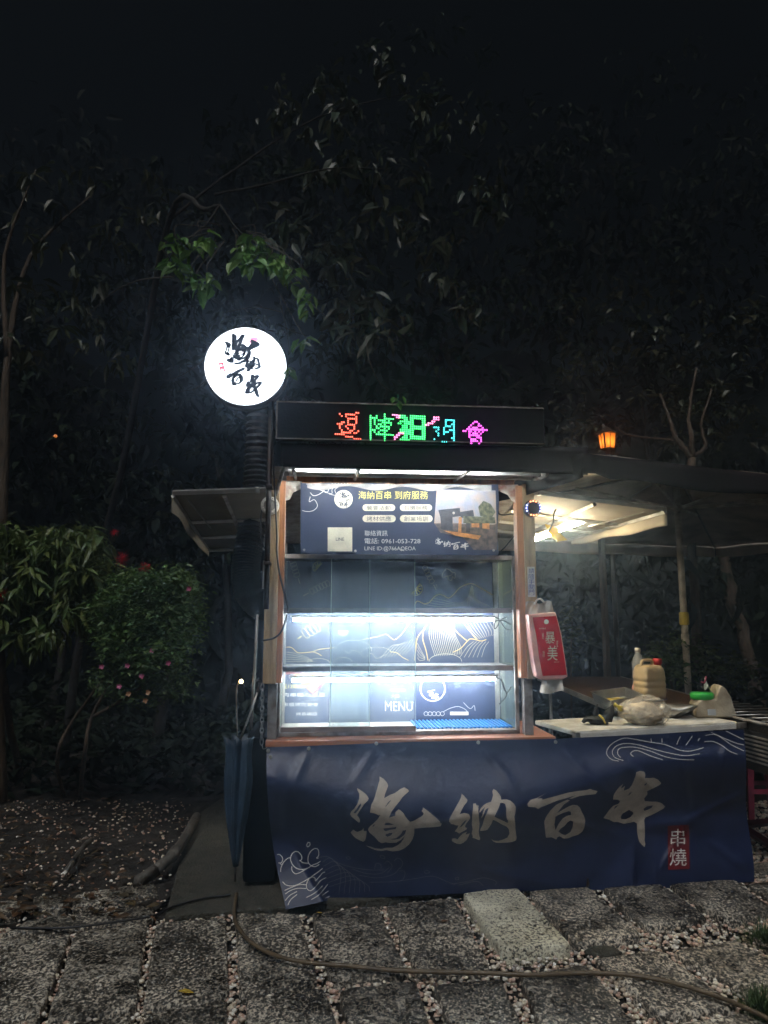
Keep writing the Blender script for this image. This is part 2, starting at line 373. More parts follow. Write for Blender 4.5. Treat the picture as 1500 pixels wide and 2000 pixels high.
# calligraphy traced from the stall's banner (outline list per character; first list = outer shapes, rest = holes)
def sc(o, k, P): return [[(o[0]+x/k, o[1]+y/k) for x, y in p] for p in P]
HAI = sc((670, 1505), 7.5, [
 [(205,255),(290,310),(345,355),(375,405),(365,440),(310,490),(270,550),(230,610),(205,655),(235,690),(250,740),(235,765),(185,725),(125,675),(105,640),(115,605),(165,555),(210,490),(238,410),(240,340),(212,290)],
 [(265,475),(240,500),(200,560),(155,615),(180,628),(225,580),(265,510)],
 [(150,865),(180,885),(205,900),(250,885),(280,870),(300,835),(305,885),(345,885),(340,960),(325,1020),(295,1043),(240,1020),(180,985),(145,950),(110,905)],
 [(535,85),(600,125),(635,165),(662,215),(640,280),(615,345),(603,405),(680,360),(760,330),(840,270),(895,245),(950,275),(968,300),(920,345),(870,390),(830,450),(770,520),(710,600),(690,650),(670,690),(720,675),(765,660),(768,610),(815,565),(850,590),(890,630),(910,670),(950,720),(985,752),(1040,735),(1090,705),(1135,680),(1175,650),(1180,620),(1148,590),(1165,575),(1170,540),(1230,580),(1300,640),(1360,690),(1420,745),(1420,765),(1445,775),(1430,815),(1330,830),(1200,835),(1045,850),(1045,920),(1020,1000),(970,1080),(900,1140),(820,1175),(725,1185),(630,1165),(560,1178),(470,1165),(400,1135),(330,1097),(400,1115),(480,1140),(560,1148),(630,1130),(720,1130),(790,1100),(850,1055),(885,1000),(903,962),(850,1015),(780,1055),(690,1060),(620,1050),(570,1065),(520,1040),(480,990),(430,945),(385,905),(365,860),(395,815),(450,770),(510,710),(545,650),(520,655),(470,630),(395,615),(400,580),(415,500),(455,420),(475,350),(510,230),(535,140)],
 [(705,425),(660,465),(605,550),(650,500),(690,455)], [(605,800),(625,765),(670,765),(745,790),(680,800)],
 [(592,848),(690,838),(782,825),(770,858),(690,868),(625,888),(600,875)], [(615,940),(680,915),(730,912),(700,950),(650,970)],
 [(690,1005),(780,990),(850,930),(875,880),(925,870),(910,925),(885,950),(820,1000),(750,1012)], [(470,785),(440,800),(428,825),(455,815)], [(905,840),(940,812),(930,830)]])
NA = sc((865, 1525), 9.375, [
 [(345,232),(400,290),(452,350),(440,390),(390,450),(345,530),(308,612),(340,600),(400,590),(470,608),(490,640),(503,680),(480,720),(430,780),(405,830),(410,850),(445,868),(420,900),(360,930),(300,965),(260,940),(215,925),(260,870),(285,820),(235,815),(190,795),(150,795),(135,765),(112,750),(120,700),(160,620),(210,530),(250,460),(300,370),(330,310)],
 [(440,710),(395,740),(350,790),(302,865),(350,830),(400,780)],
 [(440,930),(415,985),(495,960),(470,1020),(430,1090),(380,1130),(320,1160),(250,1150),(190,1120),(160,1090),(175,1055),(230,1055),(265,1075),(300,1030),(360,970)],
 [(555,420),(600,412),(615,450),(652,450),(648,540),(655,600),(660,700),(672,780),(665,850),(655,930),(670,1020),(685,1050),(668,1090),(600,1060),(545,1045),(545,1000),(525,970),(545,880),(530,800),(535,700),(540,600),(555,500)],
 [(930,150),(980,180),(1030,240),(1060,290),(1070,345),(1170,340),(1240,365),(1300,420),(1335,480),(1330,560),(1310,660),(1325,780),(1330,900),(1350,1040),(1340,1085),(1270,1120),(1180,1130),(1080,1135),(980,1135),(930,1115),(880,1068),(940,1095),(1010,1100),(1090,1080),(1180,1040),(1220,970),(1210,890),(1170,840),(1100,810),(1030,770),(960,730),(915,715),(890,790),(850,850),(810,900),(740,915),(680,918),(690,880),(730,800),(745,740),(770,660),(810,580),(840,490),(780,530),(740,640),(700,690),(730,590),(770,480),(710,540),(675,590),(670,560),(690,510),(740,450),(800,410),(880,385),(900,330),(920,270),(905,190)],
 [(1050,405),(1020,500),(980,580),(945,660),(1010,690),(1100,730),(1185,772),(1195,730),(1170,690),(1160,600),(1160,500),(1140,420),(1095,405)]])
BAI = sc((1020, 1525), 9.375, [
 [(95,425),(150,350),(260,318),(450,220),(275,325),(360,320),(375,345),(500,310),(650,270),(850,215),(1000,190),(1180,170),(1245,148),(1290,168),(1382,188),(1340,245),(1200,258),(1050,280),(915,325),(860,330),(970,268),(800,320),(650,360),(480,430),(330,490),(290,515),(240,485),(110,475)],
 [(830,345),(870,360),(770,430),(700,510),(640,590),(760,520),(850,470),(930,440),(1010,450),(1055,490),(1090,570),(1130,640),(1155,720),(1140,850),(1100,930),(1020,990),(910,1020),(850,1050),(760,1058),(690,1015),(645,1030),(625,1075),(540,1035),(435,1040),(420,930),(410,820),(405,740),(440,650),(520,540),(620,440),(720,390)],
 [(605,660),(640,640),(740,590),(850,555),(890,570),(900,625),(820,640),(740,690),(670,780),(610,905),(590,800),(605,700)],
 [(660,935),(700,880),(770,830),(830,760),(880,725),(935,745),(920,850),(880,940),(790,995),(720,975),(690,945)]])
CHUAN = sc((1170, 1495), 7.5, [
 [(545,100),(600,80),(660,90),(680,130),(670,185),(740,185),(800,180),(860,205),(900,245),(912,265),(880,290),(800,330),(700,380),(710,410),(690,450),(660,480),(670,520),(750,530),(850,530),(920,555),(968,600),(940,635),(860,680),(760,730),(680,760),(662,800),(668,900),(672,1000),(665,1100),(680,1150),(665,1195),(620,1150),(590,1120),(570,1050),(555,950),(555,850),(510,825),(440,840),(360,855),(270,825),(215,830),(150,795),(65,770),(110,710),(160,640),(210,590),(290,560),(308,520),(270,500),(205,500),(215,430),(250,375),(300,310),(355,270),(320,340),(380,300),(360,370),(440,340),(480,290),(510,220),(535,150)],
 [(440,650),(500,685),(500,710),(460,755),(400,785),(330,785),(315,760),(340,710)], [(650,640),(700,600),(790,583),(770,620),(710,650),(665,665)],
 [(705,250),(670,275),(660,298),(690,285)], [(290,575),(235,600),(215,640),(250,615)], [(490,385),(450,400),(415,450),(450,425)]])
def affine(P, src, dst):               # move outlines so that three source points land on three target points
    A = np.array([[x, y, 1] for x, y in src]); M = np.linalg.solve(A, np.array(dst, float))
    return [[tuple(np.array([x, y, 1]) @ M) for x, y in p] for p in P]
def ap(o, k, *p): return [(o[0]+x/k, o[1]+y/k) for x, y in p]
def boxmap(P, b0, b1):
    return [[(b1[0]+(x-b0[0])/(b0[2]-b0[0])*(b1[2]-b1[0]), b1[1]+(y-b0[1])/(b0[3]-b0[1])*(b1[3]-b1[1])) for x, y in p] for p in P]
SO = ((395, 630), 8.333)
SIGN_CHARS = [
 affine(HAI, ap((670,1505),7.5,(535,85),(1445,775),(330,1097)), ap(*SO,(487,187),(930,345),(515,665))),
 affine(NA, ap((865,1525),9.375,(930,150),(1350,1040),(160,1090)), ap(*SO,(835,558),(945,715),(725,780))),
 affine(BAI, ap((1020,1525),9.375,(95,425),(1382,188),(625,1075)), ap(*SO,(395,890),(690,745),(545,1015))),
 affine(CHUAN, ap((1170,1495),7.5,(600,80),(665,1195),(65,770)), ap(*SO,(810,855),(920,1210),(700,1150)))]
# ------------------------------------------------------------------ ground, paving, gravel
g = MB().add([(-60,-20,-.07),(60,-20,-.07),(60,100,-.07),(-60,100,-.07)], [(0,1,2,3)]).build('ground', 'soil'); struct(g)
def flat(px, z): return [G(x, y, z) for x, y in px]
pad = MB().slab(flat([(322,1790),(446,1780),(590,1768),(880,1742),(1010,1730),(1165,1712),(1150,1560),(430,1560),(372,1600)], .0), .09).build('concrete_pad', 'concrete', bevel=.008); struct(pad)
STONES = [  # corners in the photo: far-left, far-right, near-right, near-left; height above the bed; light stone?
 [(-150,1850),(-10,1838),(-70,2010),(-230,2030)], [(0,1832),(139,1821),(78,1986),(-60,2004)], [(146,1819),(289,1795),(265,1970),(90,1993)],
 [(305,1799),(442,1788),(447,1944),(278,1973)], [(460,1782),(586,1782),(622,1917),(468,1945)], [(608,1784),(736,1768),(800,1903),(645,1918)],
 [(752,1766),(886,1752),(960,1894),(817,1904)], [(904,1752),(1008,1738),(1116,1856),(978,1868)], [(1030,1742),(1148,1733),(1254,1828),(1126,1850)],
 [(1176,1737),(1290,1729),(1386,1795),(1264,1815)], [(1306,1728),(1434,1720),(1520,1784),(1420,1804)], [(1454,1724),(1570,1712),(1650,1765),(1540,1780)],
 [(1290,1700),(1400,1690),(1425,1706),(1300,1718)], [(1420,1688),(1540,1676),(1560,1700),(1445,1708)],
 [(-60,2012),(76,1994),(40,2110),(-120,2130)], [(92,2002),(262,1980),(235,2100),(50,2120)],
 [(286,1980),(444,1952),(436,2080),(245,2096)], [(480,1950),(634,1926),(684,2070),(478,2084)], [(661,1928),(814,1913),(862,2080),(694,2084)],
 [(842,1918),(978,1906),(1055,2070),(914,2084)], [(1014,1904),(1144,1885),(1306,2070),(1086,2084)], [(1158,1871),(1287,1853),(1446,1968),(1290,1985)],
 [(1312,1857),(1436,1834),(1560,1905),(1462,1945)], [(1460,1828),(1570,1810),(1680,1870),(1575,1890)], [(1305,2000),(1462,1976),(1560,2060),(1380,2090)],
 [(50,1797),(300,1764),(302,1790),(148,1812),(0,1826)], [(64,1752),(138,1744),(138,1769),(66,1777)], [(142,1743),(304,1721),(312,1746),(142,1768)], [(-110,1775),(40,1757),(44,1780),(-100,1800)]]
STONE_XY = []
pave = MB().add([(-4,1.2,-.055),(6,1.2,-.055),(6,6.6,-.055),(-4,6.6,-.055)], [(0,1,2,3)]).build('paving', 'soil'); struct(pave)
for si, px in enumerate(STONES):
    c = [np.array(G(x, y, 0)[:2]) for x, y in px]; n = len(c); ctr = sum(c)/n
    light = si == 7; h = .028 if light else (.012 if 8 <= si <= 10 else random.uniform(-.006, .008))
    tilt = np.array([random.uniform(-.006, .006), random.uniform(-.006, .006)])
    ring = []
    for i in range(n):
        a, b = c[i], c[(i+1) % n]; L = np.linalg.norm(b-a); k = max(4, int(L/.05))
        for j in range(k):
            t = j/k; t = t if 0 < t else 0
            p = a+(b-a)*t
            if j == 0: p = p+(ctr-p)/np.linalg.norm(ctr-p)*.012
            ring.append(p + rng.normal(0, .0028, 2))
    ring = np.array(ring); STONE_XY.append(ring)
    d = (ctr-ring); d /= np.linalg.norm(d, axis=1)[:, None]; m = len(ring); mb = MB(); V = []
    def zz(p, z): return z + float((p-ctr) @ tilt)
    for off, z in ((0, -.09), (0, h-.014), (.006, h-.004), (.016, h)):
        V += [(*(p+q*off), zz(p, z)+random.uniform(-.0015, .0015)) for p, q in zip(ring, d)]
    V += [(*(ctr+(p-ctr)*.5+rng.normal(0, .001, 2)), zz(p, h+random.uniform(-.004, .003))) for p in ring] + [(*ctr, h)]
    F = [(r*m+i, r*m+(i+1) % m, (r+1)*m+(i+1) % m, (r+1)*m+i) for r in range(4) for i in range(m)] + [(4*m+i, 4*m+(i+1) % m, 5*m) for i in range(m)]
    mb.add(V, F); mb.build('paving_stone', 'granite_light' if light else 'granite', pave, smooth=True)

def inpoly(P, x, y):
    ins = np.zeros(len(x), bool); n = len(P); j = n-1
    for i in range(n):
        c = ((P[i][1] > y) != (P[j][1] > y)) & (x < (P[j][0]-P[i][0])*(y-P[i][1])/(P[j][1]-P[i][1]+1e-12)+P[i][0]); ins ^= c; j = i
    return ins
bm = bmesh.new(); bmesh.ops.create_icosphere(bm, subdivisions=1, radius=1)
ICV = np.array([v.co[:] for v in bm.verts]); ICF = np.array([[v.index for v in f.verts] for f in bm.faces]); bm.free()
PEB = np.array([(.72,.66,.56),(.80,.76,.68),(.60,.42,.33),(.68,.52,.42),(.48,.40,.31),(.76,.68,.53),(.55,.36,.28),(.40,.36,.32)])
def scatter_mesh(pos, rad, cols, squash=.62):
    n = len(pos); k = len(ICV)
    sc_ = np.c_[rad*rng.uniform(.8, 1.35, n), rad*rng.uniform(.7, 1.1, n), rad*squash*rng.uniform(.8, 1.2, n)]
    a = rng.uniform(0, 6.28, n); ca, sa = np.cos(a), np.sin(a)
    v = ICV[None]*sc_[:, None] + rng.normal(0, .09, (n, k, 3))*rad[:, None, None]
    x = v[..., 0]*ca[:, None]-v[..., 1]*sa[:, None]; y = v[..., 0]*sa[:, None]+v[..., 1]*ca[:, None]
    V = np.stack([x, y, v[..., 2]], -1)+pos[:, None]; F = (ICF[None]+(np.arange(n)*k)[:, None, None]).reshape(-1, 3)
    mb = MB(); mb.V = [tuple(p) for p in V.reshape(-1, 3)]; mb.F = [tuple(map(int, f)) for f in F]
    mb.C = np.repeat(cols, k, 0); return mb
def gravel(poly, n, zlo, zhi, rlo, rhi, name, avoid=True, extra=None):
    P = np.array([G(x, y, 0)[:2] for x, y in poly]); lo, hi = P.min(0), P.max(0)
    q = rng.uniform(lo, hi, (n, 2)); k = inpoly(P, q[:, 0], q[:, 1]); 
    if avoid:
        for s_ in STONE_XY:
            c = s_.mean(0); k &= ~inpoly(c+(s_-c)*.985, q[:, 0], q[:, 1])
    if extra is not None: k &= ~inpoly(extra, q[:, 0], q[:, 1])
    q = q[k]; n = len(q); z = rng.uniform(zlo, zhi, n); r = rng.uniform(rlo, rhi, n)**1.0
    c = PEB[rng.integers(0, len(PEB), n)]*rng.uniform(.75, 1.15, (n, 1))
    o = scatter_mesh(np.c_[q, z], r, c).build(name, 'pebble', smooth=True, base=(0, 0, 0)); return stuff(o)
PADXY = np.array([p[:2] for p in flat([(322,1790),(446,1780),(590,1768),(880,1742),(1010,1730),(1165,1712),(1150,1560),(430,1560),(372,1600)], 0)])
o = gravel([(-220,1830),(60,1795),(320,1785),(600,1775),(900,1745),(1480,1690),(1640,1690),(1750,1760),(1800,2100),(-300,2150)], 30000, -.045, -.016, .006, .0155, 'gravel', True, PADXY)
o['label'] = 'small cream and pinkish pebbles filling the joints between paving stones'; o['category'] = 'gravel'
o = gravel([(-100,1560),(372,1560),(372,1600),(322,1790),(-100,1845)], 1500, -.03, .0, .004, .013, 'pebble_scatter', True)
o['label'] = 'loose pale pebbles scattered over the dark garden soil'; o['category'] = 'pebbles'
o = gravel([(1440,1560),(1700,1540),(1800,1700),(1470,1720)], 7000, -.06, -.03, .008, .02, 'gravel_bed', True)
o['label'] = 'pebble bed behind the right end of the banner'; o['category'] = 'gravel'
def soil_fn(u, v):
    x = -6+4.75*u; y = 4.2+5*v; px_edge = -1.22-(y-4.2)*.12
    x = min(x, px_edge)
    return (x, y, -.035+.02*math.sin(x*7+y*3)*math.cos(y*5)+.02*math.sin(x*17)*math.sin(y*13)+.05*max(0, v-.3))
soil = struct(MB().grid(soil_fn, 60, 60).build('garden_soil', 'soil', smooth=True))

def leaf_shape(mb, p, ax, nr, L, Wd, fold=.18, curl=.12):
    ax = np.array(ax)/np.linalg.norm(ax); nr = np.array(nr)-ax*np.dot(nr, ax); nr /= np.linalg.norm(nr); sd = np.cross(ax, nr); p = np.array(p)
    def q(t, s_): return p+ax*L*t+sd*Wd*s_+nr*(L*curl*(-t*t)+Wd*fold*abs(s_)*2)
    mb.add([q(0,0),q(.35,-.5),q(.35,0),q(.35,.5),q(.7,-.36),q(.7,0),q(.7,.36),q(1,0)], [(0,2,1),(0,3,2),(1,2,5,4),(2,3,6,5),(4,5,7),(5,6,7)])
for (x, y), m, lab, L in [((347,1935),'leaf_yellow','yellow fallen leaf on the paving stone at lower left',.075), ((617,1782),'leaf_yellow','small round yellow leaf beside the banner hem',.035),
                          ((1094,1799),'leaf_brown','curled reddish brown leaf right of the pale stone',.04), ((860,1800),'leaf_brown','brown leaf on the stone under the banner characters',.05)]:
    mb = MB(); c = G(x, y, .012); a = random.uniform(-.4, .4); leaf_shape(mb, c, (math.cos(a), math.sin(a), .02), (0,0,1), L, L*.45, .1, .05)
    tag(mb.build('fallen_leaf', m), lab, 'leaf')
c = G(1178, 1858, -.01); mb = MB(); mb.lathe([(.02,-.03),(.07,-.025),(.085,-.004),(.06,.012),(.02,.016)], c, 14, Matrix.Diagonal((1.1,.55,1)))
tag(mb.build('flat_rock', 'concrete', smooth=True), 'flat brown rock wedged in the gravel by the pale stone', 'rock')
hp = [(461,1752),(457,1790),(463,1815),(490,1848),(540,1875),(600,1888),(680,1895),(760,1903),(850,1907),(950,1909),(1040,1913),(1130,1909),(1220,1912),(1300,1925),(1380,1948),(1450,1975),(1520,2010),(1600,2060)]
tag(MB().tube([(a, b, c_+.018) for a, b, c_ in smooth_path([G(x, y, .012) for x, y in hp], 5)], .0095, 8).build('hose', 'hose', smooth=True), 'long brown hose snaking across the paving stones', 'hose')
tag(MB().tube(smooth_path([G(x, y, .012) for x, y in [(20,1812),(130,1812),(230,1800),(300,1788),(340,1770),(400,1754),(450,1748)]], 5), .006, 6).build('ground_cable', 'black', smooth=True), 'thin black cable lying on the stones at lower left', 'cable')
# pipes in the garden
a = [G(128,1703,.04), G(148,1675,.05), G(165,1652,.05), G(178,1641,.045)]
t = thing('grey_pipe', 'short grey plastic pipe with a split end on the garden soil', 'pipe', a[0], WORLD)
MB().tube(smooth_path(a, 4), .018, 10).build('pipe_body', 'pvc', t, True)
MB().tube([G(141,1686,.046), G(145,1680,.048)], .0215, 10).build('dark_band', 'black', t, True)
for dx in (-3, 4): MB().tube([G(128,1703,.04), G(122+dx,1708,.035)], [.012,.004], 6).build('split_end', 'white_plastic', t, True)
a = [G(268,1722,.02), G(305,1698,.045), G(340,1668,.06), G(362,1635,.06), G(384,1595,.06)]
t = thing('drain_pipe', 'broken wide grey drain pipe beside the concrete pad', 'pipe', a[0], WORLD)
MB().tube(smooth_path(a[1:], 4), [.034]*13, 14).build('pipe_body', 'pvc', t, True)
MB().prism([tuple(np.array(a[1])+q) for q in ((-.02,-.02,-.03),(.03,.0,-.03),(.02,.01,.02),(-.02,.0,.028))], np.array(a[0])-np.array(a[1])).build('broken_end', 'pvc', t, True)
MB().tube([G(336,1673,.058), G(343,1662,.06)], .04, 14).build('collar', 'pvc', t, True)
# tufts at the right edge
for (x, y), lab in [((1495,1848),'green needle tuft at the right edge above the hose'), ((1488,1985),'green needle tuft at the lower right corner under the hose end')]:
    mb = MB(); c = np.array(G(x, y, -.03))
    for i in range(420):
        a = random.uniform(0, 6.28); e = random.uniform(.15, 1.3); r0 = random.uniform(0, .07); L = random.uniform(.06, .15)
        b = c+np.array([math.cos(a*3)*r0, math.sin(a*3)*r0, 0]); dv = np.array([math.cos(a)*math.cos(e), math.sin(a)*math.cos(e), math.sin(e)])
        sd = np.cross(dv, (0,0,1)); sd /= np.linalg.norm(sd)+1e-6
        mb.add([b-sd*.002, b+sd*.002, b+dv*L*.6+sd*.0016, b+dv*L, b+dv*L*.6-sd*.0016], [(0,1,2,3,4)])
    tag(mb.build('grass_tuft', 'grass_green'), lab, 'tuft', 'needle tufts')

# ------------------------------------------------------------------ food stall
ZC = .872                                             # counter height
stall = thing('food_stall', 'wooden street food stall with counter, posts and raised metal flaps', 'stall', (.75, .6, 0))
cu0, cu1 = cp(518,1450,-.06)[0], cp(1086,1442,-.06)[0]
MB().box((cu0, -.06, ZC-.035), (cu1, .6, ZC)).build('counter_top', 'wood_counter', stall, bevel=.006)
MB().box((.0, .07, .12), (1.62, .62, ZC-.04)).build('cabinet_base', 'tarp', stall)
MB().box((-.20, .16, .02), (-.005, .85, .86)).build('side_skirt', 'tarp', stall, bevel=.03)
for u in (.15, 1.5): 
    mb = MB(); mb.lathe([(.10,-.02),(.115,0),(.115,.03),(.10,.05)], (u, .35, .115), 18, Matrix.Rotation(math.pi/2, 3, 'X')); mb.build('castor_wheel', 'black', stall, True)
# posts
def post(pt, pb, wd, vv, m, name, dpt=.09):
    a, b = cp(*pt, vv), cp(*pb, vv); mb = MB()
    mb.box((b[0], vv, b[2]), (b[0]+wd, vv+dpt, a[2])); return mb.build(name, m, stall, bevel=.004)
ul = cp(516,1200,-.03)[0]; ur = cp(1028,1200,-.03)[0]
zt, zb = cp(540,935,-.03)[2], cp(520,1336,-.03)[2]
MB().box((ul, -.03, zb), (ul+.078, .06, zt)).build('post', 'wood_olive', stall, bevel=.004)
MB().box((ul+.0785, -.022, zb+.004), (ul+.112, .055, zt-.01)).build('post_trim', 'wood_orange', stall, bevel=.003)
zt2, zb2 = cp(1030,945,-.03)[2], cp(1040,1326,-.03)[2]
MB().box((ur, -.03, zb2), (ur+.072, .06, zt2)).build('post', 'wood_olive', stall, bevel=.004)
MB().box((ur-.042, -.022, zb2+.004), (ur-.0005, .055, zt2-.01)).build('post_trim', 'wood_orange', stall, bevel=.003)
MB().box((ul+.03, .0, ZC), (ul+.085, .06, zb-.002)).build('lower_post', 'old_steel', stall, bevel=.003)
MB().box((ur-.02, .0, ZC), (ur+.035, .06, zb2-.002)).build('lower_post', 'old_steel', stall, bevel=.003)
zl = cp(560,940,0)[2]
MB().box((ul+.115, .0, zl-.03), (ur-.045, .05, zl+.035)).build('lintel', 'wood_orange', stall, bevel=.004)
for s_, pts in ((1, [(551,938),(590,940),(588,955),(572,962),(566,975),(551,980)]), (-1, [(1012,946),(975,948),(978,960),(992,966),(1000,978),(1011,985)])):
    q = [cp(x, y, -.004) for x, y in pts]; MB().prism(q, (0, .012, 0)).build('corner_bracket', 'peeling', stall)
# back and far posts, roof
RF, RB, DEP = cp(560,936,0)[2]+.05, 2.17, 1.42
MB().add([(ul,.0,RF+.03),(ur+.07,.0,RF+.03),(ur+.07,DEP,RB+.03),(ul,DEP,RB+.03),(ul,.0,RF),(ur+.07,.0,RF),(ur+.07,DEP,RB),(ul,DEP,RB)],
         [(0,1,2,3),(7,6,5,4),(0,4,5,1),(1,5,6,2),(2,6,7,3),(3,7,4,0)]).build('roof', 'old_steel', stall)
for u in (ul+.01, ur+.02): MB().box((u, DEP-.06, 0), (u+.05, DEP-.01, RB)).build('back_post', 'old_steel', stall)
# front flap with rails (held up over the counter)
CF = -.46; zf = cp(750,914,CF)[2]; ufl, ufr = cp(556,910,CF)[0], cp(1146,926,CF)[0]
def flap_pt(s_, t, dz=0): return (ufl+.01+(ufr-ufl-.02)*s_, CF+.01+(-.01-CF)*t, zf+.035+(RF-.005-zf-.035)*t+dz)
mb = MB(); mb.slab([flap_pt(0,0), flap_pt(1,0), flap_pt(1,1), flap_pt(0,1)], .006); fl = mb.build('front_flap', 'white_paint', stall)
for t in (.06, .42, .78):
    a, b = flap_pt(0, t, -.008), flap_pt(1, t, -.008); MB().box((a[0], a[1]-.014, a[2]-.03), (b[0], a[1]+.014, a[2])).build('rail', 'alu', fl)
for s_ in (.02, .235, .605, .985):
    a, b = flap_pt(s_, .0, -.04), flap_pt(s_, 1, -.04); MB().tube([a, b], .012, 4).build('cross_rib', 'old_steel', fl)
# fascia cloth hanging at the flap's front edge
def fas(s_, t):
    x = 548+(1147-548)*s_; yt = 866+8*s_; yb = 911+15*s_+(2 if s_ > .97 else 0)
    u, v, z = cp(x, yt+(yb-yt)*t, CF-.012); return (u, v+.006*math.sin(s_*23)*t, z)
MB().grid(fas, 60, 5).build('fascia', 'dark_canvas', stall, True, solid=.004)
P = Print(lambda x, y: cp(x, y, CF-.022)); P.text('拌鴨加辣', (598,863,722,878)); P.build('faded_lettering', 'led_panel', stall)
# side flaps
def side_flap(name, near_in, near_out, vfar, far_out, skirt, label_dir):
    a = cp(*near_in, .02); b = cp(*near_out, .02); d = cp(*far_out, vfar); c = (a[0], vfar, d[2]+(a[2]-b[2])*.8)
    mb = MB(); mb.slab([a, b, d, c], .008); fl = mb.build('side_flap', 'canvas', stall)
    A, B, C_, D = map(np.array, (a, b, c, d))
    def q(s_, t, dz=-.02): return tuple((A*(1-s_)+B*s_)*(1-t)+(C_*(1-s_)+D*s_)*t+np.array([0,0,dz]))
    MB().tube([q(-.03,-.005,.0), q(1.0,-.005,.0)], .018, 4).build('edge_bar', 'alu', fl)
    MB().tube([q(1,0), q(1,1)], .014, 4).build('edge_bar', 'alu', fl); MB().tube([q(0,1), q(1,1)], .014, 4).build('edge_bar', 'alu', fl)
    for t in (.42, .72): MB().tube([q(0,t,-.018), q(1,t,-.018)], .013, 4).build('rib', 'alu', fl)
    MB().tube([q(.45,0,-.03), q(.45,1,-.03)], .016, 4).build('rib', 'old_steel', fl)
    MB().tube([q(.85,.02,-.035), q(.78,.5,-.035)], .005, 5).build('stay_rod', 'steel', fl)
    def sk(s_, t):
        p = np.array(q(1.01, s_, 0)); return tuple(p+np.array([.012*math.sin(s_*9)*t, 0, -t*(skirt*(1-.35*s_))+.008*math.sin(s_*14)*t]))
    MB().grid(sk, 24, 4).build('skirt', 'canvas', fl, True, solid=.003)
    return q
qL = side_flap('side_flap', (520,957), (338,963), DEP, (408,1070), .12, -1)
qR = side_flap('side_flap', (1046,961), (1299,994), DEP, (1112,1049), .11, 1)
# roof latch and hinge bits
for x, y in ((503,957), (1052,962)):
    c = cp(x, y, -.0); MB().box((c[0]-.012,-.02,c[2]-.02), (c[0]+.012,.01,c[2]+.016)).build('latch', 'steel', stall, bevel=.004)
c0, c1 = cp(1040,940,-.05), cp(1066,926,-.3); MB().tube([c0, c1], .02, 10).build('flap_strut', 'old_steel', stall, True)
c0, c1 = cp(539,965,-.05), cp(556,905,-.42); MB().tube([c0, c1], .012, 8).build('flap_strut', 'old_steel', stall, True)
c = cp(512,1168,-.04); MB().box((c[0], -.05, cp(512,1150,-.04)[2]), (c[0]+.03, -.031, cp(512,1095,-.04)[2])).build('hinge_plate', 'steel', stall)
# fluorescent tubes under the front flap and one inside the roof
for k, (xa, xb) in enumerate(((585, 770), (800, 985))):
    p0, p1 = (cp(xa, 921, CF)[0], -.42, zf+.012), (cp(xb, 921, CF)[0], -.42, zf+.012)
    t = thing('canopy_tube_lamp', ('left', 'right')[k]+' fluorescent tube under the front flap', 'tube lamp', p0, CART, 'tubes under the front flap')
    MB().tube([p0, p1], .012, 10).build('tube', 'tube_canopy', t, True)
    MB().box((p0[0]-.02, -.44, p0[2]+.014), (p1[0]+.02, -.40, p0[2]+.022)).build('batten', 'white_plastic', t)
p0 = (.35, .62, 2.20); t = thing('roof_tube_lamp', 'fluorescent tube inside the roof above the cabinet', 'tube lamp', p0)
MB().tube([p0, (1.15, .62, 2.20)], .012, 10).build('tube', 'tube_white', t, True); MB().box((.33,.60,2.214), (1.17,.64,2.224)).build('batten', 'white_plastic', t)

# ------------------------------------------------------------------ display cabinet
X = lambda x, v: cp(x, 1250, v)[0]
Zp = lambda y, v, x=780: cp(x, y, v)[2]
v0, v1 = .06, .48
cl, cr_ = X(549, v0), X(1004, v0); zb_, zt_ = Zp(1428, v0), Zp(1088, v0); zs1, zs2 = Zp(1192, v0), Zp(1305, v0)
cab = thing('display_cabinet', 'glass display cabinet with three lit tiers on the counter', 'cabinet', ((cl+cr_)/2, v0, ZC))
f = .022
for u in (cl-f, cr_): MB().box((u, v0, ZC+.002), (u+f, v0+f, zt_)).build('frame_post', 'old_steel', cab, bevel=.002)
for u in (cl-f, cr_-.03): MB().box((u, v1-f, ZC+.002), (u+f+.01, v1, zt_)).build('frame_post', 'alu', cab, bevel=.002)
MB().box((cl, v0-.004, zt_-.012), (cr_, v0+f, zt_+.014)).build('top_rail', 'white_paint', cab, bevel=.002)
MB().box((cl-f, v0+f+.001, zt_+.001), (cr_+f, v1, zt_+.012)).build('top_panel', 'old_steel', cab)
MB().box((cl, v0-.004, ZC+.003), (cr_, v0+f+.03, zb_)).build('bottom_rail', 'old_steel', cab, bevel=.003)
MB().box((cl, v0+.06, ZC+.004), (cr_, v1-.01, zb_-.004)).build('floor_panel', 'white_paint', cab)
for z in (zs1, zs2):
    sh = MB().box((cl, v0+.012, z-.004), (cr_-.002, v1-f, z+.003)).build('shelf', 'alu', cab)
    MB().box((cl, v0+.006, z-.018), (cr_-.008, v0+.011, z+.014)).build('shelf_rail', 'rail_brown', sh, bevel=.002)
VB = v1-.014
panel = MB().box((cl, VB, ZC+.005), (X(966, VB), VB+.008, zt_-.002)).build('back_panel', 'navy_back', cab)
MB().box((X(966, VB)+.001, VB+.002, ZC+.005), (cr_, VB+.008, zt_-.002)).build('mirror_strip', 'steel', cab)
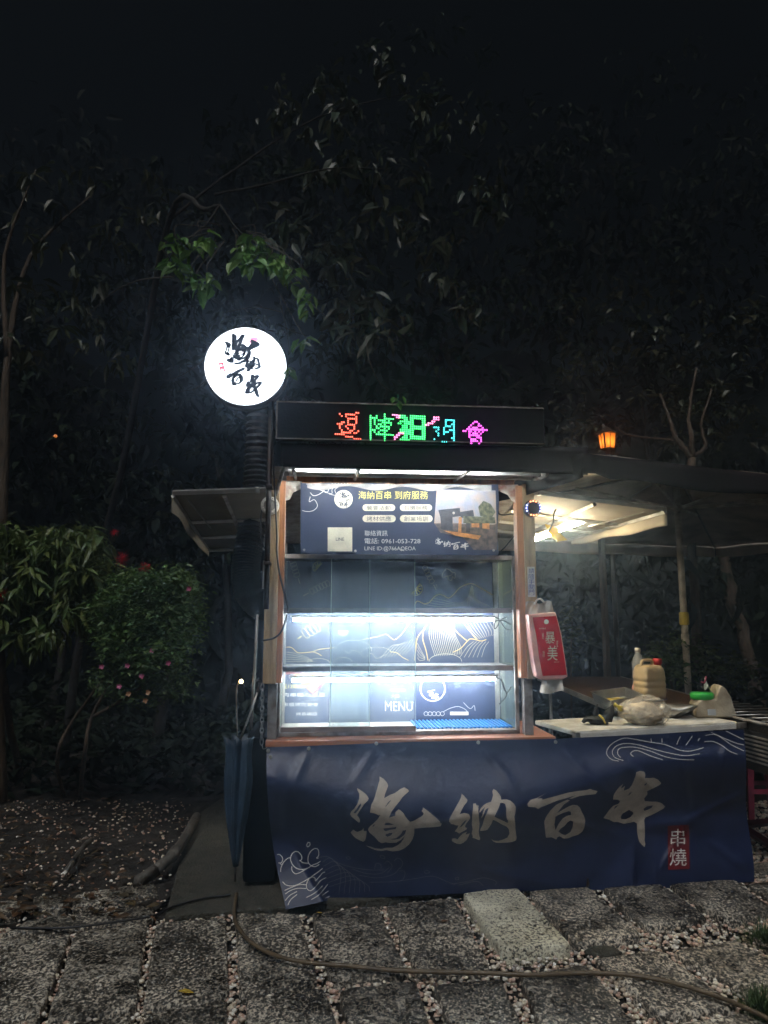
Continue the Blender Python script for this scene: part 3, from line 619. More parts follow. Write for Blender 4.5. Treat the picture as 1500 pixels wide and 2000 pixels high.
# glass
def pane(x0, x1, v, name, ry=True):
    u0, u1 = X(x0, v), X(x1, v); p = MB().box((u0, v, zb_+.03), (u1, v+.004, zt_-.014)).build(name, 'dirty_glass', cab)
    MB().box((u0, v-.006, zb_+.002), (u1, v+.009, zb_+.032)).build('pane_rail', 'rail_brown', p, bevel=.002)
    for u in (u0, u1): MB().box((u-.0022, v-.001, zb_+.03), (u+.0022, v+.005, zt_-.015)).build('pane_edge', 'thin_edge', p)
m_ = mat('thin_edge', (.55, .70, .66), .2, var=.1, bump=0, alpha=.75)
pane(551, 722, v0-.012+.016, 'sliding_pane'); pane(646, 811, v0-.012, 'sliding_pane')
MB().box((cr_+.004, v0+f+.001, zb_), (cr_+.008, v1-f-.001, zt_-.002)).build('side_pane', 'side_glass', cab)
MB().box((cl-.010, v0+f+.001, zb_), (cl-.006, v1-f-.001, zt_-.002)).build('side_pane', 'side_glass', cab)
# tubes
for z, y0, xr in ((zs1, 1210, 965), (zs2, 1327, 965)):
    vv = .30; zz_ = Zp(y0, vv); u0, u1 = X(572, vv), X(xr, vv)
    tl = MB().tube([(u0, vv, zz_), (u1, vv, zz_)], .011, 10).build('tube', 'tube_white', cab, True)
    MB().box((u0-.02, vv-.016, zz_+.013), (u1+.02, vv+.016, zz_+.028)).build('tube_batten', 'white_plastic', tl)
# wires inside the right end
for pts, v in (([(962,1203),(975,1210),(972,1222),(966,1228),(967,1215),(977,1211),(990,1215),(997,1225),(990,1229),(982,1220),(978,1211),(990,1204)], .2), ([(968,1322),(980,1330),(988,1350),(992,1352),(1003,1330)], .2), ([(978,1322),(984,1345),(990,1357),(980,1370),(975,1375)], .18)):
    MB().tube(smooth_path([cp(x, y, v) for x, y in pts], 4), .0035, 5).build('wire', 'black', cab, True)
# printed line drawing on the back panel
B = lambda x, y: cp(x, y, VB-.003)
P = Print(B)
for l_ in [[(809,1183),(815,1174),(828,1179),(838,1177),(848,1166),(857,1161),(866,1163),(876,1168),(886,1161),(898,1148),(910,1142),(922,1140),(936,1147),(950,1155),(962,1162)],
           [(551,1266),(560,1264),(570,1265),(580,1274),(590,1275),(610,1273),(625,1268),(653,1265)], [(612,1273),(622,1277),(628,1281)],
           [(708,1249),(735,1244),(745,1241),(755,1239),(765,1247),(772,1249),(785,1238),(796,1222),(805,1210)],
           [(762,1273),(775,1275),(785,1283),(798,1290)], [(834,1220),(828,1228),(826,1240),(826,1250),(832,1270),(836,1290)], [(809,1290),(812,1270),(814,1250),(820,1238),(830,1228)],
           [(885,1225),(893,1235),(905,1246),(912,1251)], [(885,1274),(900,1266),(912,1253),(918,1248),(928,1249),(940,1252),(950,1249)], [(912,1224),(922,1238),(932,1250)]]:
    P.line(l_, 1.9)
P.build('gold_line_drawing', 'gold_print', panel)
P = Print(B)
for k in range(9):                     # right peak strokes
    t = k/8; P.line([(921+3*t,1143+3*t), (921+14*t-6,1165+4*t), (912+44*t,1184)], .8)
for k in range(4): P.line([(845-6*k,1168+4*k),(865-5*k,1172+4*k),(885-3*k,1177+2.5*k),(905+2*k,1176+2*k),(921,1160+6*k)], .8)
for k in range(16):                    # sweeping strokes of the big mountain
    t = k/15; P.line([(842+46*t,1218),(838+50*t+4*math.sin(t*3),1238),(842+58*t,1258+6*t),(850+56*t-6*t*t,1282-4*t*8/8)], .9)
for k in range(8): P.line([(812-5*k,1246+2*k),(806-6*k,1262),(792-7*k,1278+1.2*k)], .9)
for k in range(9): P.line([(905+6.5*k,1216),(918+6*k,1234),(934+3.5*k,1248-.8*k)], .8)
for k in range(6): P.line([(925+6*k,1253),(912+7*k,1264),(898+8.5*k,1284)], .8)
for k in range(5): P.line([(815,1256+7*k),(820,1266+6*k),(830,1284+1.2*k)], .8)
for k in range(5): P.line([(552,1273+5*k),(575,1276+4*k),(600,1284+2*k),(612,1292)], .8)
for cx, cy, rx, ry in ((690,1272,36,22),(735,1275,30,11),(870,1292,32,15),(622,1295,22,9),(670,1294,18,10)):
    P.line([(cx-rx*math.cos(a), cy-ry*math.sin(a)) for a in np.linspace(0, math.pi, 9)], 1.0)
P.line([(700,1272),(712,1284),(725,1276),(735,1286),(745,1282),(756,1278)], .9); P.line([(672,1268),(680,1276),(690,1270),(700,1274)], .9)
P.line([(854,1147+0),(852,1141)], .8)
def skewer(p0, p1, n, wd, P):
    a, b = np.array(p0, float), np.array(p1, float); d = (b-a)/np.linalg.norm(b-a); q = np.array([-d[1], d[0]]); L = np.linalg.norm(b-a)
    for k in range(n):
        c = a+d*L*(.05+.72*k/n); r = L*.74/n*.55
        P.line([tuple(c+d*r*math.cos(t)*1.1+q*wd*math.sin(t)*(1+.12*math.sin(3*t+k))) for t in np.linspace(0, 6.283, 12)], .8, k=2)
    P.line([tuple(a+d*L*.78), tuple(b)], 1.6, False)
skewer((829,1107),(852,1152),5,5,P); skewer((570,1094),(586,1140),5,6,P); skewer((642,1138),(592,1164),6,6,P)
P.line([(870,1112),(864,1122),(866,1128),(874,1125),(876,1132),(882,1133),(884,1126),(888,1130),(889,1119),(884,1118),(876,1112),(870,1111)], .9); P.line([(874,1125),(880,1124),(884,1120)], .8)
P.build('pale_line_drawing', 'pale_gold_print', panel)
P = Print(B); skewer((620,1222),(581,1248),4,11,P)
for cx, cy, r, a0 in ((812,1150,13,-.9),(622,1108,11,2.3),(670,1232,10,0)):
    P.line([(cx+r*math.cos(a0+t), cy+r*math.sin(a0+t)) for t in np.linspace(0, math.pi, 9)]+[(cx+r*math.cos(a0), cy+r*math.sin(a0))], 1.2, False)
    for t in np.linspace(.3, math.pi-.3, 5): P.line([(cx+r*.15*math.cos(a0+t), cy+r*.15*math.sin(a0+t)), (cx+r*.85*math.cos(a0+t), cy+r*.85*math.sin(a0+t))], 2.2, False)
P.build('lemon_and_skewer_drawing', 'yellow_print', panel)
P = Print(B); P.text('元12串500', (552,1336,596,1345)); P.text('元二串', (762,1345,792,1351)); P.build('yellow_lettering', 'yellow_print', panel)
P = Print(B)
P.text('肉串雞心魚蛋', (553,1353,635,1361)); P.text('串燒烤肉美食', (553,1372,622,1380)); P.text('烤香腸腿', (578,1391,620,1398)); P.text('MENU', (752,1370,806,1389)); P.text('大腸', (764,1356,780,1363))
cx, cy, r = 845, 1345, 24
P.line([(cx+r*math.cos(t), cy+r*math.sin(t)) for t in np.linspace(0, 6.283, 24)], 2.2, k=2)
P.poly(*boxmap(BAI, (1030,1540,1168,1640), (834,1347,850,1360))); P.poly(*boxmap(CHUAN, (1178,1505,1300,1655), (842,1354,858,1370)))
P.line([(866,1390),(880,1383),(895,1380),(908,1385),(914,1392)], 1); 
for k in range(5): P.line([(832+8*k+4*math.cos(t), 1394+4*math.sin(t)) for t in np.linspace(0, 6.2, 9)], .9, k=2)
P.line([(905,1372),(918,1384),(926,1378),(928,1388)], 1)
P.build('white_lettering', 'white_print', panel)
P = Print(B); P.poly([(556,1318),(572,1316),(612,1360),(634,1334),(640,1316),(560,1312)]); P.build('food_picture_edge', 'red_print', panel)
P = Print(lambda x, y: cp(x, y, VB-.005)); P.poly([(574,1316),(610,1354),(630,1330),(634,1316)]); P.build('food_picture', mat('food_photo', (.75,.36,.06), .4, var=.6, scale=22, bump=0, dirt=(.35,.06,.02)), panel)
P = Print(lambda x, y: cp(x, y, VB-.005)); P.rect(879,1390,915,1397); P.build('cream_slip', 'cream_print', panel)
# blue slatted mat on the cabinet floor
matt = thing('slatted_mat', 'bright blue plastic slatted mat on the cabinet floor', 'mat', (X(905,.2), .2, zb_))
ua, ub = X(816, .1), cr_-.012
for k in range(24):
    u = ua+(ub-ua)*k/23; MB().box((u-.006, v0+.065, zb_), (u+.006, v1-.03, zb_+.01)).build('slat', 'blue_slat', matt)
for v in (v0+.1, v1-.07): MB().box((ua, v, zb_-.003), (ub, v+.012, zb_-.0005)).build('cross_bar', 'blue_slat', matt)
# ------------------------------------------------------------------ front banner
def sm(t): t = min(1, max(0, t)); return t*t*(3-2*t)
def itp(x, xs, ys): return float(np.interp(x, xs, ys))
def ban_top(x): return itp(x, [520,800,1085,1455], [1460,1449,1443,1425])
def ban_bot(x): return itp(x, [558,600,648,660,880,1100,1240,1472], [1776,1768,1757,1756,1746,1737,1739,1722])
CREASE = [(1085,1455,1200,1560,.010,7),(935,1452,1010,1540,.008,8),(1345,1600,1460,1545,.014,6),(1345,1600,1290,1700,.012,6),(1345,1595,1335,1480,.010,7),(1200,1470,1330,1590,.008,9),(735,1458,690,1530,.006,8),(600,1470,560,1560,.010,8),(900,1690,1080,1730,.008,8),(1380,1640,1460,1700,.010,8),(640,1600,760,1720,.006,10),(1100,1600,1240,1640,.008,8),(820,1610,1000,1585,.007,8),(1420,1440,1400,1560,.009,8)]
def ban_f(x, y):
    t = (y-1450)/295; t0 = itp(x, [520,640,800,1000,1130,1250,1400], [.22,.34,.46,.42,.28,.14,.08])
    f = .13*sm(t/t0*.9)*t0/.4-.17*sm((t-t0)/.42)-.04*sm((t-t0-.3)/.5)
    xb = 572+(y-1650)*.62                                     # curled lower left corner
    f += .20*sm((y-1628)/190)*sm((xb+6-x)/16)
    f += .05*sm((560-x)/26)*sm((y-1470)/150)*sm((1640-y)/40)     # strip along the left edge
    k = y-(1640+(1226-x)*1.02); f += .05*sm(k/95)*sm((1243-x)/5)*sm((x-1080)/30)   # triangular fold
    f += .05*sm((y-1628+.1*(x-1340))/85)*sm((x-1252)/30)      # lower right swell
    r = y-(1606-.12*(x-1330)); f += .022*math.exp(-(r/13)**2)*sm((x-1235)/40)*sm((1400-x)/60)
    f += .010*math.exp(-((y-1603-.25*(x-1000))/9)**2)*sm((x-905)/30)*sm((1085-x)/40)
    f += .004*math.sin(x/57)*math.sin(y/50+x/90)
    for x0_, y0_, x1_, y1_, am, wd in CREASE:
        dx, dy = x1_-x0_, y1_-y0_; L_ = math.hypot(dx, dy); a_ = ((x-x0_)*dx+(y-y0_)*dy)/L_/L_; q_ = ((x-x0_)*dy-(y-y0_)*dx)/L_
        if -.1 < a_ < 1.1 and abs(q_) < wd*4: f += am*math.exp(-(q_/wd)**2)*sm((a_+.1)/.35)*sm((1.1-a_)/.35)
    return f
def ban(x, y, e=0.): return cp(x, y, -.125-ban_f(x, y)-e)
def ban_grid(s_, t):
    xt = 521+(1452-521)*s_; xb = 559+(1472-559)*s_
    yt, yb = ban_top(xt), ban_bot(xb); x = xt+(xb-xt)*t**1.3-(8*math.sin(t*3.1)*(1-s_)**6)+3*math.sin(t*9)*s_**8; return ban(x, yt+(yb-yt)*t)
banner = thing('front_banner', 'wide navy vinyl banner with silver brush characters across the counter front', 'banner', (1.4, -.1, 0))
MB().grid(ban_grid, 220, 80).build('cloth', 'navy', banner, True)
Bp = lambda x, y: ban(x, y, .004)
for ch in (HAI, NA, BAI, CHUAN):
    P = Print(Bp); P.poly(*ch, bis=6); P.build('character', 'silver_print', banner)
P = Print(Bp); P.vf(fill([[(1304,1613),(1346,1611),(1347,1697),(1305,1699)]], 6)); P.build('red_seal', 'red_print', banner)
P = Print(lambda x, y: ban(x, y, .007)); P.text('串', (1310,1619,1338,1653)); P.text('燒', (1308,1657,1341,1691)); P.build('seal_lettering', 'white_print', banner)
P = Print(Bp)
def fl(o, k, *ls):
    for l_ in ls: yield [(o[0]+x/k, o[1]+y/k) for x, y in l_]
for l_ in fl((520,1560), 5, [(105,545),(130,545),(155,570),(160,600),(145,625),(118,628)], [(135,625),(150,650)], [(320,605),(345,595),(345,560),(320,525),(290,515),(255,535),(237,580),(245,620),(270,660),(310,685),(360,690),(410,675),(450,650),(500,630),(530,610)],
             [(330,605),(360,625),(410,630)], [(510,580),(490,580),(510,560),(512,520),(500,490),(465,490),(430,520),(410,565),(410,620),(440,655),(480,662),(520,640)], [(140,715),(145,670),(170,620),(205,585),(235,575)], [(250,660),(250,695),(270,725),(300,732),(350,710),(400,680)],
             [(160,810),(190,840),(240,852),(300,840),(380,800),(450,755),(520,705),(550,680)], [(180,895),(250,865),(320,840),(390,840)], [(185,930),(240,895),(310,875),(390,878)], [(480,805),(475,775),(450,765),(415,785),(395,830),(395,870),(420,897),(450,890),(490,850),(530,800),(585,770)],
             [(480,805),(520,760),(550,725),(575,715)], [(185,995),(230,945),(300,905)], [(210,1040),(240,985),(300,935)], [(390,965),(450,935),(500,900),(550,850)], [(440,985),(500,950),(550,900),(600,835)], [(545,945),(580,920),(608,900)], [(575,970),(600,962),(620,950)], [(395,455),(405,430),(425,430),(425,455),(405,470),(395,455)]):
    P.line(l_, 1.5)
for l_ in fl((960,1420), 2.778, [(690,185),(650,175),(625,145),(635,110),(670,80),(720,60),(770,65),(850,80),(940,95),(1020,125),(1080,130),(1150,112)], [(715,182),(670,165),(655,135),(675,105),(720,90),(790,95),(880,120),(960,140),(1050,155),(1130,145)],
             [(700,165),(685,145),(690,120),(720,110),(780,110),(860,130),(940,160),(1020,175),(1100,178)], [(770,160),(755,145),(770,130),(800,130),(860,155),(930,178)], [(1160,45),(1210,40),(1250,60),(1300,95),(1370,130)], [(1155,80),(1200,78),(1250,100),(1290,130),(1335,148)], [(1190,28),(1250,55),(1320,85),(1368,97)], [(1270,20),(1330,50),(1368,68)],
             [(1005,95),(1015,70),(1025,50)], [(1055,98),(1075,70),(1090,48)], [(865,62),(868,80)], [(925,62),(925,85)], [(1120,75),(1130,60)]):
    P.line(l_, 1.3)
P.build('white_wave_drawing', 'white_print', banner)
P = Print(Bp)
for k in range(7): P.line([(630+2*k,1684+8*k), (645+8*k,1676+7*k), (665+9*k,1700+5*k), (662+10*k,1747-k)], .9)
for l_ in fl((480,1420), 2.885, [(410,735),(460,730),(520,765),(600,790),(700,805),(780,805)], [(600,800),(680,825),(760,825),(810,790)], [(640,835),(740,850),(830,830),(870,790)], [(725,800),(735,770),(760,775),(762,800)], [(780,770),(800,755),(825,785),(800,820)], [(835,755),(860,738),(885,765),(870,800)], [(860,810),(895,815),(890,850),(850,870),(700,875)],
             [(850,870),(950,855),(1050,840),(1120,865),(1180,888)], [(1160,885),(1250,870),(1340,850),(1410,870),(1405,890)], [(1200,890),(1300,870),(1340,895)], [(565,735),(580,730),(590,740),(575,745),(565,735)], [(755,725),(775,725),(785,740),(765,738),(755,725)], [(1005,812),(1025,808),(1035,820),(1012,824),(1005,812)], [(1180,850),(1195,845),(1200,858),(1184,860),(1180,850)]):
    P.line(l_, .9)
P.build('faint_wave_drawing', 'faint_print', banner)
for x, y in ((524,1466),(528,1478),(603,1462),(735,1452),(934,1450),(1085,1449)):
    c = ban(x, y, .004); M = Matrix.Rotation(math.pi/2, 3, 'X'); MB().lathe([(.005,0),(.011,0),(.011,.004),(.005,.005)], c, 10, M).build('grommet', 'alu', banner)

# ------------------------------------------------------------------ service banner over the cabinet
def sb(x, y, e=0.): return cp(x, y, -.045-e-.006*math.sin((x-588)/24+(y-943)/40)*math.sin((y-930)/55)-.004*math.sin((x+y)/15)*sm((1000-y)/60))
serv = thing('service_banner', 'navy printed banner with yellow heading and phone number above the cabinet', 'banner', (.75, -.05, 1.98))
MB().grid(lambda s_, t: sb(587+(973-587)*s_+1.5*math.sin(t*7)*(s_ > .99), 943+4*s_+(1081-943)*t+1.2*math.sin(s_*30)*(1-t)), 90, 34).build('cloth', 'navy_panel', serv, True)
Sm = lambda x, y: sb(x, y, .004); Sm2 = lambda x, y: sb(x, y, .007)
P = Print(Sm); P.text('海納百串 到府服務', (700,959,836,975)); P.build('yellow_heading', 'yellow_print', serv)
def pill(P, x0, y0, x1, y1):
    r = (y1-y0)/2; pts = [(x0+r-r*math.sin(t), (y0+y1)/2-r*math.cos(t)) for t in np.linspace(0, math.pi, 8)]+[(x1-r+r*math.sin(t), (y0+y1)/2+r*math.cos(t)) for t in np.linspace(0, math.pi, 8)]
    P.vf((pts, [tuple(range(len(pts)))]))
P = Print(Sm); P2 = Print(Sm2)
for x0, y0, x1, y1, b in ((708,985,772,998,'餐會活動'),(781,985,844,998,'包攤服務'),(708,1006,773,1020,'烤材供應'),(781,1006,845,1020,'創業培訓')):
    pill(P, x0, y0, x1, y1); P2.text(b, (x0+8, y0+2.2, x1-9, y1-2.2))
P.disc(671,975,18); P.rect(640,1030,688,1077); P.build('cream_shapes', 'cream_print', serv)
P2.poly(*boxmap(HAI, (684,1516,863,1663), (662,960,684,974))); P2.poly(*boxmap(NA, (877,1541,1010,1648), (675,973,683,980))); P2.poly(*boxmap(BAI, (1030,1540,1168,1640), (661,979,673,988))); P2.poly(*boxmap(CHUAN, (1178,1505,1300,1655), (671,980,680,992)))
P2.text('LINE', (656,1050,672,1056)); P2.build('dark_lettering', 'ink', serv)
P = Print(Sm); P.text('聯絡資訊', (712,1036,757,1047)); P.text('電話: 0961-053-728', (712,1051,821,1062)); P.text('LINE ID:@766AQEOA', (712,1067,812,1077))
for k in range(6): P.line([(598+9*k,945+4*k), (612+9*k,952+3*k), (630+5*k,950+1*k), (650+6*k,944)], .9)
P.line([(590,997),(600,999),(612,997),(620,988),(614,976),(604,980),(606,970)], 1); P.line([(606,962),(612,968),(622,966),(634,958)], 1)
P.poly(*boxmap(NA, (877,1541,1010,1648), (866,1056,880,1068))); P.poly(*boxmap(BAI, (1030,1540,1168,1640), (881,1058,899,1074))); P.poly(*boxmap(CHUAN, (1178,1505,1300,1655), (898,1060,916,1074))); P.poly(*boxmap(HAI, (684,1516,863,1663), (850,1050,866,1064)))
P.build('white_lettering', 'white_print', serv)
# the small printed photograph of a stall at dusk
for nm, mt, polys in (('dusk_sky_print', mat('p_sky', (.30,.33,.42), .5, var=.3, scale=9, bump=0, dirt=(.50,.36,.22)), [[(853,956),(968,958),(970,1025),(848,1022)]]),
                      ('ground_print', mat('p_gnd', (.16,.12,.10), .5, var=.5, scale=30, bump=0), [[(848,1022),(970,1022),(971,1074),(925,1074),(905,1050),(860,1040)]]),):
    P = Print(Sm)
    for p in polys: P.poly(p, bis=14)
    P.build(nm, mt, serv)
for nm, mt, polys in (('stall_print', mat('p_dark', (.05,.05,.06), .5, var=.4, scale=30, bump=0), [[(856,996),(898,992),(900,1008),(884,1010),(884,1036),(862,1034),(860,1010)], [(898,1000),(924,996),(926,1008),(900,1012)], [(912,1012),(918,1012),(918,1040),(910,1040)]]),
                      ('tree_print', mat('p_tree', (.16,.17,.09), .5, var=.5, scale=40, bump=0), [[(934,990),(944,978),(958,984),(968,1000),(960,1012),(938,1008)], [(905,1008),(966,1010),(968,1022),(905,1022)]]),
                      ('counter_print', mat('p_orange', (.62,.28,.08), .5, var=.3, scale=30, bump=0), [[(866,1036),(898,1040),(940,1046),(934,1054),(890,1046)], [(921,1014),(936,1012),(936,1030),(921,1030)], [(942,1016),(956,1014),(956,1034),(942,1032)], [(896,1010),(902,1010),(901,1040),(895,1040)]])):
    P = Print(Sm2)
    for p in polys: P.poly(p)
    P.build(nm, mt, serv)
for x, y in ((594,1074),(694,1076),(784,1074),(886,1002),(964,1075)):
    MB().lathe([(.003,0),(.008,0),(.008,.003),(.003,.004)], sb(x, y, .006), 9, Matrix.Rotation(math.pi/2, 3, 'X')).build('grommet', 'alu', serv)
tp = cp(600,949,-.07); MB().grid(lambda s_, t: cp(600+360*s_, 944+3*s_+(9+4*math.sin(s_*21))*t, -.062-.006*math.sin(s_*60+t*5)), 60, 4).build('clear_tape', 'clear_wrap', serv, True)

# ------------------------------------------------------------------ LED running-text sign
VL = CF-.05
led = thing('led_sign', 'dark LED board with coloured dotted characters on the front flap', 'led sign', cp(800,866,VL))
a, b = cp(540,783,VL), cp(1064,868,VL)
MB().box((a[0], VL, b[2]), (b[0], VL+.05, a[2])).build('housing', 'led_panel', led, bevel=.004)
MB().box((a[0], VL-.006, a[2]-.008), (b[0], VL-.0005, a[2])).build('edge_trim', 'old_steel', led)
MB().box((a[0], VL-.006, b[2]), (b[0], VL-.0005, b[2]+.006)).build('edge_trim', 'old_steel', led)
MB().box((a[0], VL-.006, b[2]+.007), (a[0]+.008, VL-.0005, a[2]-.009)).build('edge_trim', 'old_steel', led)
o5, k5 = (645,790), 9.375; o6, k6 = (795,790), 8.8235
red = [(175,175),(212,212),(288,182),(327,182),(365,185),(402,187),(440,190),(478,153),(515,157),(288,218),(478,228),(327,258),(365,260),(402,262),(440,264),(478,266),(327,295),(478,303),(212,325),(250,325),(327,330),(478,340),(135,355),(175,357),(212,360),(327,367),(365,370),(402,372),(440,374),(175,395),(288,402),(440,410),(175,432),(325,440),(440,447),(212,470),(365,482),(402,482),(515,487),(212,508),(250,510),(288,514),(327,516),(365,518),(440,522),(478,523),(97,542),(135,543),(173,544),(212,546),(250,548),(288,588),(327,590),(365,592),(402,594),(440,632),(478,634),(515,636),(553,638)]
green = [(738,205+37*i) for i in range(13)]+[(997,180+37*i) for i in range(14)]+[(777,245),(813,248),(850,210),(850,247),(813,285),(813,322),(813,360),(777,465),(813,468),(813,505),(887,290),(925,292),(962,293),(1035,262),(1073,264),(1112,266),(1150,268),(1073,300),(1073,335),(962,328),(1035,333),(1112,338),(1112,375),(887,362),(925,364),(850,398),(925,402),(962,404),(1035,407),(1073,410),(850,432),(887,436),(1073,446),(925,473),(962,475),(1035,480),(887,508),(850,545),(887,546),(925,548),(962,549),(1035,552),(1073,555),(1112,557),(1150,560)]
green += [(1288,205),(1288,240),(1327,205),(1365,208),(1327,242),(1365,244),(1403,246),(1365,280),(1403,282),(1288,310),(1327,312),(1365,316),(1403,318),(1440,320),(1250,347),(1288,348),(1365,352),(1403,354),(1440,356),(1327,387),(1365,390),(1403,392),(1327,424),(1365,426),(1403,428),(1288,460),(1327,462),(1365,464),(1403,466),(1440,466),(1288,495),(1327,497),(1365,500),(1403,502),(1440,503),(1365,535),(1403,537),(1440,538),(1365,572),(1403,574),(1327,605),(1365,608),(1403,610),(1288,640),(1327,642),(1365,645),(1403,648),(1440,650)]
pink5 = [(1145,190),(1182,193),(1220,195),(1258,205),(1220,235),(1258,240),(1258,525),(1295,528),(1333,532),(1220,560),(1258,562),(1182,597),(1220,600),(1182,637)]
rows = [195,233,269,304,340,375,410,445,480,515,548,583]; cols = [62,98,133,168,202,235,268,303]
green6 = [(x, y+(x-62)*.06) for i, x in enumerate(cols) for j, y in enumerate(rows) if i in (0,1,6,7) or j in (0,1,5,6,10,11)]
pink6 = [(465,220),(502,225),(540,222),(465,255),(502,258),(540,262),(437,292),(470,295),(368,322),(402,325),(437,328),(332,352),(368,355)]
teal6 = [(468,395),(502,396),(540,398),(540,432),(505,465),(540,500),(540,535),(472,600),(668,268),(705,270),(740,272),(773,274),(808,276),(668,303),(808,310),(668,338),(808,345),(773,343),(668,374),(705,376),(740,378),(808,380),(637,405),(808,412),(637,440),(740,443),(773,445),(808,447),(637,472),(672,474),(705,476),(808,482),(637,508),(808,515),(808,550),(773,580),(808,583),(810,618),(603,640),(640,642),(678,643)]
purple6 = [(1170,297),(1203,300),(1138,328),(1235,335),(1103,360),(1235,368),(1270,370),(1070,392),(1138,400),(1170,402),(1203,402),(1303,405),(1040,424),(1070,426),(1103,428),(1138,430),(1170,432),(1203,434),(1237,436),(1270,437),(1303,438),(1337,440),(1372,442),(972,457),(1007,458),(1070,462),(1103,463),(1175,467),(1240,467),(1305,473),(1075,495),(1140,498),(1175,500),(1207,502),(1273,505),(1075,528),(1107,530),(1140,530),(1175,532),(1207,534),(1240,538),(1075,562),(1207,568),(1240,570),(1273,573),(1107,600),(1140,600),(1175,602),(1275,605),(1107,632),(1140,632),(1175,634),(1210,636),(1277,637),(1110,668),(1243,672)]
def dots(ps, o, k, mb):
    for x, y in ps:
        c = cp(o[0]+x/k, o[1]+y/k, VL-.001)
        mb.lathe([(.0052,0),(.0046,.0035),(.0022,.0055)], c, 7, Matrix.Rotation(math.pi/2, 3, 'X'))
for nm, m, groups in (('red_character','led_red',[(red,o5,k5)]), ('green_character','led_green',[(green,o5,k5),(green6,o6,k6)]), ('pink_strokes','led_pink',[(pink5,o5,k5),(pink6,o6,k6)]), ('teal_character','led_teal',[(teal6,o6,k6)]), ('purple_character','led_purple',[(purple6,o6,k6)])):
    mb = MB()
    for ps, o, k in groups: dots(ps, o, k, mb)
    stuff(mb.build(nm, m, led))

# ------------------------------------------------------------------ round light-box sign on its pole
VS = -.16; c = cp(480,716,VS); rad = cp(561,716,VS)[0]-c[0]
sign = thing('round_sign', 'glowing white round sign with black brush characters on a black pole', 'sign', (c[0]+rad*.6, VS, 1.0))
MX = Matrix.Rotation(math.pi/2, 3, 'X')
MB().lathe([(rad*.985,-.105),(rad*1.015,-.1),(rad*1.015,.004),(rad*.985,.006)], c, 64, MX).build('housing', 'black_steel', sign, True)
MB().lathe([(rad*.2,.0066),(rad*.978,.0066),(rad*.978,.009),(rad*.2,.0092)], c, 64, MX).build('lit_face', 'sign_white', sign)
MB().lathe([(rad*.2,-.1064),(rad*.978,-.1064),(rad*.978,-.109),(rad*.2,-.1092)], c, 64, MX).build('lit_face', 'sign_white', sign)
Sg = lambda x, y: cp(x, y, VS-.0125); Sg2 = lambda x, y: cp(x, y, VS-.0108)
for ch in SIGN_CHARS:
    P = Print(Sg); P.poly(*ch)
    for q in ch:
        if len(q) > 14: P.line(q+[q[0]], 3.0, False)
    P.build('character', 'sign_ink', sign)
P = Print(Sg2); P.disc(495.5,663,9.5,ry=5); P.disc(490,667,6,ry=4); P.build('pink_wash', 'pink_glow', sign)
Rr = lambda *p: [(SO[0][0]+x/SO[1], SO[0][1]+y/SO[1]) for x, y in p]
P = Print(Sg2); P.poly(Rr((262,655),(335,640),(382,795),(300,815))); P.build('red_seal', 'seal_glow', sign)
P = Print(Sg); P.text('串', (429.5,711.5,433.7,716.3)); P.text('燒', (432,720.5,437,725.5)); P.build('seal_lettering', 'sign_white', sign)
P = Print(Sg)
for l_ in ([(965,490),(985,480),(1000,500),(1020,495)], [(990,530),(1015,570),(1030,540),(1050,555)], [(1060,555),(1085,585)], [(1115,605),(1145,605),(1170,620)], [(1090,650),(1095,685),(1130,695)], [(1180,690),(1200,715),(1212,738)]): P.line(Rr(*l_), 1.1)
P.line(Rr((95,930),(110,990),(140,1040),(175,1080)), .6); P.build('grey_mountain_drawing', 'grey_glow', sign)
pu = cp(527,880,-.1)[0]; MB().tube([(pu, -.10, cp(527,1190,-.1)[2]), (pu, -.10, cp(527,745,-.1)[2])], .0165, 10).build('pole', 'black_steel', sign, True)
for y in (770, 700): 
    q = cp(527, y, -.1); MB().box((c[0]+rad*.78, -.115, q[2]-.012), (pu, -.085, q[2]+.012)).build('bracket', 'black_steel', sign)
for y in (800, 950, 1100): q = cp(527, y, -.1); MB().box((pu-.02,-.12,q[2]-.01), (pu+.02,-.02,q[2]+.01)).build('clamp', 'black_steel', sign, bevel=.003)

# ------------------------------------------------------------------ small things on the stall
def speaker(x, y, r, lit, lab):
    v = -.075; c = cp(x, y, v); rr = r/315
    t = thing('round_speaker', lab, 'speaker', c)
    MB().lathe([(rr*.9,-.045),(rr*1.02,-.03),(rr*1.02,.0),(rr*.94,.008)], c, 28, MX).build('shell', 'black' if lit else 'white_plastic', t, True)
    MB().lathe([(rr*.1,.009),(rr*.66,.009),(rr*.66,.014),(rr*.1,.016)], c, 28, MX).build('grille', 'black' if lit else 'old_steel', t)
    for i in range(16):
        a = 2*math.pi*i/16; q = (c[0]+rr*.84*math.cos(a), v-.009, c[2]+rr*.84*math.sin(a))
        m = ('led_orange' if abs(math.sin(a)) > .8 else ('led_blue' if abs(math.cos(a)) > .8 else 'soft_grey_print')) if lit else 'white_plastic'
        MB().lathe([(rr*.09,0),(rr*.085,.005),(rr*.04,.008)], q, 7, MX).build('light_bead' , m, t)
speaker(1041,993,17,True,'black round speaker ringed by orange and blue lights on the right post')
speaker(527,987,17,False,'pale round speaker behind the sign pole on the left post')
t = thing('door_sticker', 'white sticker with blue characters on the right post', 'sticker', cp(1037,1166,-.034))
q = lambda x, y: cp(x, y, -.034)
a, b = q(1030,1107), q(1046,1166); MB().box((a[0], -.036, b[2]), (b[0], -.0315, a[2])).build('card', 'white_plastic', t)
P = Print(lambda x, y: cp(x, y, -.0385)); 
for i, ch in enumerate('請隨手關門'): P.text(ch, (1032.6,1110+10.6*i,1043.6,1120+10.6*i))
